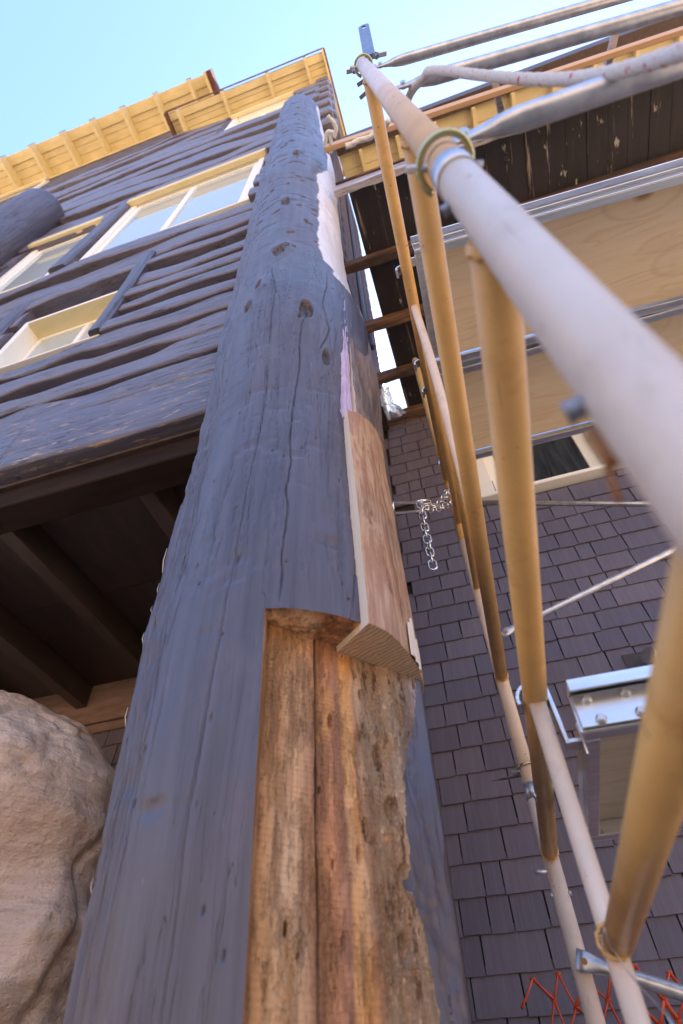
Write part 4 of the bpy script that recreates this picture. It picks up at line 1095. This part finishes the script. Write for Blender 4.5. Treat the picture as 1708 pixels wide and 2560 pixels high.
# flat latch tongues showing behind the leg
for (pa, pb) in (((820, 196), (838, 184)), ((826, 226), (846, 208))):
    a, b_ = onZ(*pa, 2.25), onZ(*pb, 2.25)
    MB().beam(a, b_, .012, .004, (0, 0, 1), .001).build('latch_tongue', MAT['steel_blue'], br)

# galvanised guard rails and braces
def flat_end_tube(name, a, b, r, label, cat, group, flat_a=True, mat='galv', stud=True):
    a, b = np.asarray(a, float), np.asarray(b, float); d = b - a; L = np.linalg.norm(d); d /= L
    t = thing(name, tuple(a), label, cat, group)
    ss = [0, .02, .04, .06, .085, L] if flat_a else [0, L]
    e_ = 1.4 if cat != 'guard rail' else 1.0
    fl = [(.25, e_), (.3, e_), (.5, (1 + e_) / 2), (.8, 1), (1, 1), (1, 1)] if flat_a else [(1, 1), (1, 1)]
    MB().tube([a + d * s for s in ss], r, 20, flat=fl).build('tube', MAT[mat], t)
    if stud:
        MB().tube([a + d * .018 + np.array([0, -.009, -.002]), a + d * .018 + np.array([0, .004, .002])], r * .42, 10).build('end_pin', MAT['rust' if cat != 'guard rail' else 'galv'], t)
    return t
def rail(pa, pb, Z, ext, label):
    a, b = onZ(*pa, Z), onZ(*pb, Z); b = a + (b - a) * ext; a = np.array([NX + .019, NY - .004, Z])
    flat_end_tube('guard_rail', a, b, .0148, label, 'guard rail', 'tubular guard rails on the scaffold')
rail((868, 152), (1400, 0), 2.12, 2.6, 'topmost thin galvanised guard rail against the sky')
rail((915, 198), (1568, 12), 1.5, 2.6, 'second galvanised guard rail, the one the rope hangs from')
rail((1045, 326), (1568, 145), .82, 2.2, 'thick looking lowest guard rail in front of the deck underside')
def brace(pa, pb, ext, label, r=.0125, y=FY - .035, fa=True):
    a, b = onY(*pa, y), onY(*pb, y); b = a + (b - a) * ext
    return flat_end_tube('cross_brace', a, b, r, label, 'scaffold brace', 'galvanised cross braces of the scaffold', flat_a=fa)
brace((1095, 1154), (1490, 1157), 2.3, 'thin level galvanised brace in front of the wall window', fa=False, r=.0115)
brace((1152, 1455), (1555, 1258), 2.4, 'galvanised brace rising to the right across the shingles')
brace((1322, 2200), (1568, 2280), 4.0, 'galvanised brace running down to the right at the bottom', r=.0155)

# aluminium-and-plywood scaffold planks
def plank(label, z, y0, y1, x0, x1, yaw, hook, gusset=False, w0=-.062):
    """hooked on a rung; z = underside of the plywood"""
    c, s = math.cos(yaw), math.sin(yaw)
    t = thing('scaffold_plank', (x0, y0, z), label, 'scaffold plank', 'aluminium framed plywood scaffold planks')
    ex, ey = np.array([c, s, 0]), np.array([-s, c, 0]); o_ = np.array([x0, y0, z])
    def bxl(mb, u0, u1, v0, v1, w0, w1, ch=.002):
        mb.box(o_ + ex * (u0 + u1) / 2 + ey * (v0 + v1) / 2 + np.array([0, 0, (w0 + w1) / 2]), (ex * (u1 - u0) / 2, ey * (v1 - v0) / 2, np.array([0, 0, (w1 - w0) / 2])), ch)
    L, W = x1 - x0, y1 - y0
    m = MB(); bxl(m, .012, L, .012, W - .012, 0, .014, 0); m.build('plywood', MAT['ply'], t)
    for v0, v1, lip in ((0, .004, 1), (W - .004, W, -1)):
        m = MB(); bxl(m, 0, L, v0, v1, w0, .03, .001)                       # web
        a, b = (v0, v0 + .032) if lip > 0 else (v1 - .032, v1)
        bxl(m, 0, L, a + (.0042 if lip > 0 else 0), b - (0 if lip > 0 else .0042), w0 - .0002, w0 + .004, .001)             # bottom flange
        a2, b2 = (v0 - .022, v0 - .0002) if lip > 0 else (v1 + .0002, v1 + .022)
        if gusset and lip > 0: bxl(m, 0, L, -.036, -.0002, .026, .0302, .001); bxl(m, 0, L, -.04, -.0362, .014, .0345, .001)
        else: bxl(m, 0, L, a2, b2, .024, .0302, .001)           # top outer lip
        a3, b3 = (v0 - .012, v0 - .0002) if lip > 0 else (v1 + .0002, v1 + .012)
        if not gusset: bxl(m, 0, L, a3, b3, -.03, -.026, .001)
        m.build('side_rail', MAT['alu'], t)
    for u in ([0.002] + ([.17] if gusset else []) + list(np.arange(1.5, L - .1, .62))):
        m = MB(); bxl(m, u, u + .028, .0335, W - .0335, -.036, -.0005, .002); bxl(m, u, u + .003, .0335, W - .0335, -.055, -.0365, 0); m.build('cross_bar', MAT['alu'], t)
    for v in (.05, W - .05):                              # flat hooks lying over the rung
        q = o_ + ey * v
        pts = [q + ex * .03 + np.array([0, 0, -.03]), q - ex * .02 + np.array([0, 0, -.03])]
        for a in np.linspace(1.0, -1.9, 10):
            pts.append(q - ex * .05 + ex * .028 * math.sin(a) + np.array([0, 0, hook - z + .028 * math.cos(a)]))
        m = MB()
        for i in range(len(pts) - 1):
            dd = pts[i + 1] - pts[i]; nd = np.cross(dd, ey); nd /= np.linalg.norm(nd)
            m.box((pts[i] + pts[i + 1]) / 2, (dd * .54, ey * .016, nd * .0035), .001)
        m.build('rung_hook', MAT['alu'], t)
    if gusset:                                            # bolted plates on the rails near the end
        for v, dr in ((-.0042, -1), (W - .0042, -1)):
            m = MB(); bxl(m, .004, .25, v - .004, v, w0 + .003, .0235, .001); pl = m.build('end_plate', MAT['alu'], t)
            for (u, w) in ((.025, .8), (.085, .82), (.14, .5), (.035, .2), (.095, .22)):
                q = o_ + ex * u + ey * (v - .004) + np.array([0, 0, w0 + (.022 - w0) * w])
                MB().tube([q, q - ey * .004, q - ey * .0045, q - ey * .011], [.0085, .0085, .0062, .0055], 10).build('bolt', MAT['galv'], pl)
    return t
yawp = R_(2.4)
plank('plywood and aluminium scaffold plank overhead, nearer to the camera', Z1 + .10, .715, 1.205, .118, 2.2, yawp, Z1)
plank('plywood and aluminium scaffold plank overhead, nearer to the wall window', Z1 + .10, 1.235, 1.735, .105, 2.2, yawp * .3, Z1)
plank('low scaffold plank with bolted aluminium end at the lower right', Z3 - .055, .925, 1.44, .118, 2.2, R_(.5), Z3, True, -.036)

# ------------------------------------------------------------------ chain and eye bolt
eye_p = pt_on(np.array([78.]), np.array([1.24]), prad(np.array([1.24])) + .0)[0]
eye_t = onY(925, 1165, eye_p[1] + .12)
eb = thing('eye_bolt', tuple(eye_p), 'steel eye bolt screwed into the side of the pillar', 'eye bolt')
ez = onY(903, 1166, eye_p[1] + .02)
MB().tube([eye_p + (ez - eye_p) * -.3, ez], .004, 12).build('shank', MAT['chain'], eb)
def stadium(c, d, nrm, L, W, n=10):
    d = np.asarray(d, float); d /= np.linalg.norm(d); nrm = np.asarray(nrm, float); nrm -= d * (nrm @ d); nrm /= np.linalg.norm(nrm)
    pts = []; h = (L - W) / 2
    for k in range(n + 1): a = -math.pi / 2 + math.pi * k / n; pts.append(c + d * (h + W / 2 * math.cos(a)) + nrm * W / 2 * math.sin(a))
    for k in range(n + 1): a = math.pi / 2 + math.pi * k / n; pts.append(c + d * (-h + W / 2 * math.cos(a)) + nrm * W / 2 * math.sin(a))
    return pts
qa, qb = ez, onY(968, 1163, 1.52)
MB().tube(stadium((qa + qb) / 2, qb - qa, np.array([0.2, -.6, 1.0]), np.linalg.norm(qb - qa) + .012, .034), .0052, 10, closed=True).build('eye', MAT['chain'], eb)
ch = thing('chain', tuple(qb), 'shiny steel chain tying the pillar to the scaffold, loose end hanging', 'chain')
def links(pts, pitch, wire, L, W, alt0=0):
    P_ = [np.asarray(p, float) for p in pts]; seg = [np.linalg.norm(P_[i + 1] - P_[i]) for i in range(len(P_) - 1)]; tot = sum(seg)
    n = int(round(tot / pitch)); k = 0
    def at(s):
        for i, l in enumerate(seg):
            if s <= l or i == len(seg) - 1: return P_[i] + (P_[i + 1] - P_[i]) * (s / l)
            s -= l
    for i in range(n):
        c0, c1 = at(tot * i / n), at(tot * (i + 1) / n); d = c1 - c0
        nr_ = np.array([.3, -.2, 1.0]) if abs(d[2]) < .75 * np.linalg.norm(d) else np.array([1.0, .2, 0])
        if (i + alt0) % 2: nr_ = np.cross(d, nr_)
        nr_ = nr_ + .25 * np.array([math.sin(i * 2.1), math.cos(i * 1.7), math.sin(i)]) * np.linalg.norm(nr_)
        MB().tube(stadium((c0 + c1) / 2, d, nr_, L, W, 7), wire, 8, closed=True).build('chain_link', MAT['chain'], ch)
links([qb, onY(1000, 1160, 1.62), onY(1030, 1130, 1.7), onY(1066, 1104, FY - .06)], .033, .004, .0455, .0275)
links([onY(975, 1170, 1.55), onY(1010, 1166, 1.64), onY(1045, 1152, 1.72), onY(1068, 1145, FY - .06)], .033, .004, .0455, .0275, 1)
links([onY(963, 1152, 1.5), onY(963, 1152, 1.5) + np.array([.001, .0, -.36])], .033, .0041, .046, .028)
# screw-gate quick link
g0, g1 = onY(962, 1150, 1.515), onY(988, 1146, 1.55)
MB().tube([g0, g1], .0068, 6).build('quick_link_nut', MAT['chain'], ch)
MB().tube(stadium((g0 + g1) / 2 + np.array([0, 0, -.008]), g1 - g0, np.array([0, 0, 1.]), .062, .024), .0036, 10, closed=True).build('quick_link', MAT['chain'], ch)
# the chain's turn round the scaffold tube
cc = np.array([FX, FY, onY(1068, 1125, FY)[2]])
links([cc + .034 * np.array([math.cos(a), math.sin(a), .1 * math.sin(a)]) for a in np.linspace(-2.4, 3.2, 14)], .033, .004, .0455, .0275)

# ------------------------------------------------------------------ ropes
def rope(name, pts, r, mat, label, turns=90., sub=14, parent=None, amp=.18):
    P_ = [np.asarray(p, float) for p in pts]
    C = []
    for i in range(len(P_) - 1):                      # Catmull-Rom
        p0, p1, p2, p3 = P_[max(i - 1, 0)], P_[i], P_[i + 1], P_[min(i + 2, len(P_) - 1)]
        for t in np.linspace(0, 1, sub, endpoint=False):
            C.append(.5 * ((2 * p1) + (-p0 + p2) * t + (2 * p0 - 5 * p1 + 4 * p2 - p3) * t * t + (-p0 + 3 * p1 - 3 * p2 + p3) * t ** 3))
    C.append(P_[-1])
    # resample finely for the lay of the strands
    seg = np.array([np.linalg.norm(C[i + 1] - C[i]) for i in range(len(C) - 1)]); cum = np.concatenate([[0], np.cumsum(seg)])
    n = int(min(900, max(30, cum[-1] / (r * .5)))); s = np.linspace(0, cum[-1], n); C = np.array(C)
    Q = np.stack([np.interp(s, cum, C[:, k]) for k in range(3)], -1)
    V = []; m = 12
    T = np.gradient(Q, axis=0); T /= np.linalg.norm(T, axis=1)[:, None]
    u = np.cross(T[0], [0.1, .2, 1]); u /= np.linalg.norm(u)
    for i in range(n):
        u = u - T[i] * (u @ T[i]); u /= np.linalg.norm(u); w = np.cross(T[i], u)
        for k in range(m):
            a = 2 * math.pi * k / m
            rr_ = r * (1 - amp + amp * abs(math.cos(1.5 * (a - s[i] / (r * 1.6)))) * 1.6)
            V.append(Q[i] + rr_ * (math.cos(a) * u + math.sin(a) * w))
    F = []
    for i in range(n - 1):
        for k in range(m): F.append((i * m + k, i * m + (k + 1) % m, (i + 1) * m + (k + 1) % m, (i + 1) * m + k))
    F += [tuple(range(m))[::-1], tuple((n - 1) * m + k for k in range(m))]
    o = new_mesh(name, V, F, MAT[mat], parent, smooth=True)
    if parent is None: tag(o, label, 'rope')
    return o
rp = [onZ(935, 232, 1.62), onZ(948, 205, 1.50), onZ(975, 176, 1.44), onZ(985, 163, 1.38), onZ(1030, 163, 1.30), onZ(1090, 171, 1.2), onZ(1200, 181, 1.05), onZ(1300, 182, .93), onZ(1400, 168, .82), onZ(1500, 140, .74), onZ(1600, 105, .66), onZ(1720, 55, .6)]
rope('rope', rp, .0084, 'rope_red', 'thick white rope with red flecks draped over the guard rails', amp=.07)
rope('rope', [onZ(892, 276, 5.35), onZ(880, 295, 5.42), onZ(862, 304, 5.44), onZ(848, 316, 5.44), onZ(825, 322, 5.44), onZ(806, 332, 5.44), onZ(793, 336, 5.44)], .022, 'rope', 'white rope lying along the new timber board behind the leg')
zr = 5.55
rope('rope', [onZ(*p, zr) for p in ((752, 266), (757, 272), (765, 280), (771, 292), (770, 306), (766, 311), (760, 306), (756, 302), (750, 306), (748, 318), (747, 332), (753, 345), (758, 350), (762, 340), (758, 318), (757, 308), (762, 303), (768, 309), (766, 316))], .017, 'rope', 'knotted white rope looped around the left end of the timber board')

# ------------------------------------------------------------------ small things
# orange safety netting
def netting():
    a = onY(1218, 2262, 2.25); mb = MB()
    nx, nz, dx, dz = 16, 7, .075, .062
    x0, z0 = a[0] + .01, a[2] + .015
    def node(i, j): return np.array([x0 + i * dx + (.5 * dx if j % 2 else 0) + .012 * math.sin(i * 3 + j), 2.25 + .02 * math.sin(i * 1.3 + j * .7), z0 - j * dz + .012 * math.sin(i * 2.2 + j * 1.9)])
    for j in range(nz):
        for i in range(nx):
            p = node(i, j)
            for q in ([node(i, j + 1), node(i + (1 if j % 2 else -1), j + 1)]):
                mb.tube([p, (p + q) / 2 + np.array([0, .003, 0]), q], [.009, .0065, .009], 6, flat=[(1, .5)] * 3)
            mb.tube([p + np.array([-.009, 0, 0]), p + np.array([.009, 0, 0])], [.006, .006], 6, flat=[(1, .5)] * 2)
    o = mb.build('safety_net', MAT['net']); tag(o, 'orange plastic safety netting at the bottom by the shingle wall', 'safety net')
netting()
# grey splinter of wood caught on the scaffold
a, b_ = onY(1126, 1792, 1.85), onY(1236, 1776, 1.84)
mb = MB(); mb.tube([a, a + (b_ - a) * .25, a + (b_ - a) * .6 + np.array([0, 0, .004]), b_], [.001, .007, .012, .015], 7, flat=[(1, .4)] * 4)
tag(mb.build('wood_splinter', MAT['weathered']), 'grey split wood stick jutting left from behind the scaffold leg', 'stick')
# pipe stub on the wall
p = onY(1492, 1505, Y_SH - .14)
vp = thing('pipe_stub', (p[0] + .08, Y_SH, p[2] - .03), 'capped galvanised pipe stub poking out of the shingle wall', 'pipe')
q = np.array([p[0] + .16, Y_SH + .01, p[2] - .02])
MB().tube([p, q], .042, 24).build('pipe', MAT['galv'], vp)
MB().tube([p + (p - q) * .001, p + (p - q) * .06], [.046, .046], 24).build('cap', MAT['alu'], vp)
MB().bx(p[0] - .1, p[0] + .42, Y_SH - .024, Y_SH - .018, p[2] - .2, p[2] + .1).build('flashing', MAT['darkpaint'], vp)
# thin wire looped over the low rung
w0 = [onY(1405, 2085, .93), onY(1392, 2105, .9), onY(1388, 2135, .88), onY(1398, 2165, .9), onY(1430, 2215, .92), onY(1470, 2265, .9), onY(1530, 2330, .86), onY(1560, 2380, .84)]
tag(MB().tube(w0, .0011, 6).build('wire', MAT['galv']), 'thin loose wire looped round the lowest cream scaffold bar', 'wire')
# torn plastic sheet under the deck
def sheet():
    c = [onZ(868, 895, 4.5), onZ(888, 890, 4.5), onZ(932, 948, 4.42), onZ(892, 962, 4.42)]
    n = 22; V = []
    for i in range(n):
        for j in range(n):
            u, v = i / (n - 1), j / (n - 1)
            p = c[0] * (1 - u) * (1 - v) + c[1] * u * (1 - v) + c[2] * u * v + c[3] * (1 - u) * v
            p = p + np.array([0, 0, 1]) * (.05 * float(fbm(np.array([u * 4]), v * 3, 0, 801, 3)[0]) - .05 * math.sin(v * 3.1)) + np.array([.03 * float(fbm(np.array([u * 3]), v * 5, 0, 805, 2)[0]), 0, 0])
            V.append(p)
    F = [(i * n + j, i * n + j + 1, (i + 1) * n + j + 1, (i + 1) * n + j) for i in range(n - 1) for j in range(n - 1)]
    o = new_mesh('plastic_sheet', V, F, MAT['bag'], None, smooth=True)
    so = o.modifiers.new('thickness', 'SOLIDIFY'); so.thickness = .003
    tag(o, 'torn clear plastic sheet sagging beside the pillar under the deck', 'plastic sheet')
sheet()
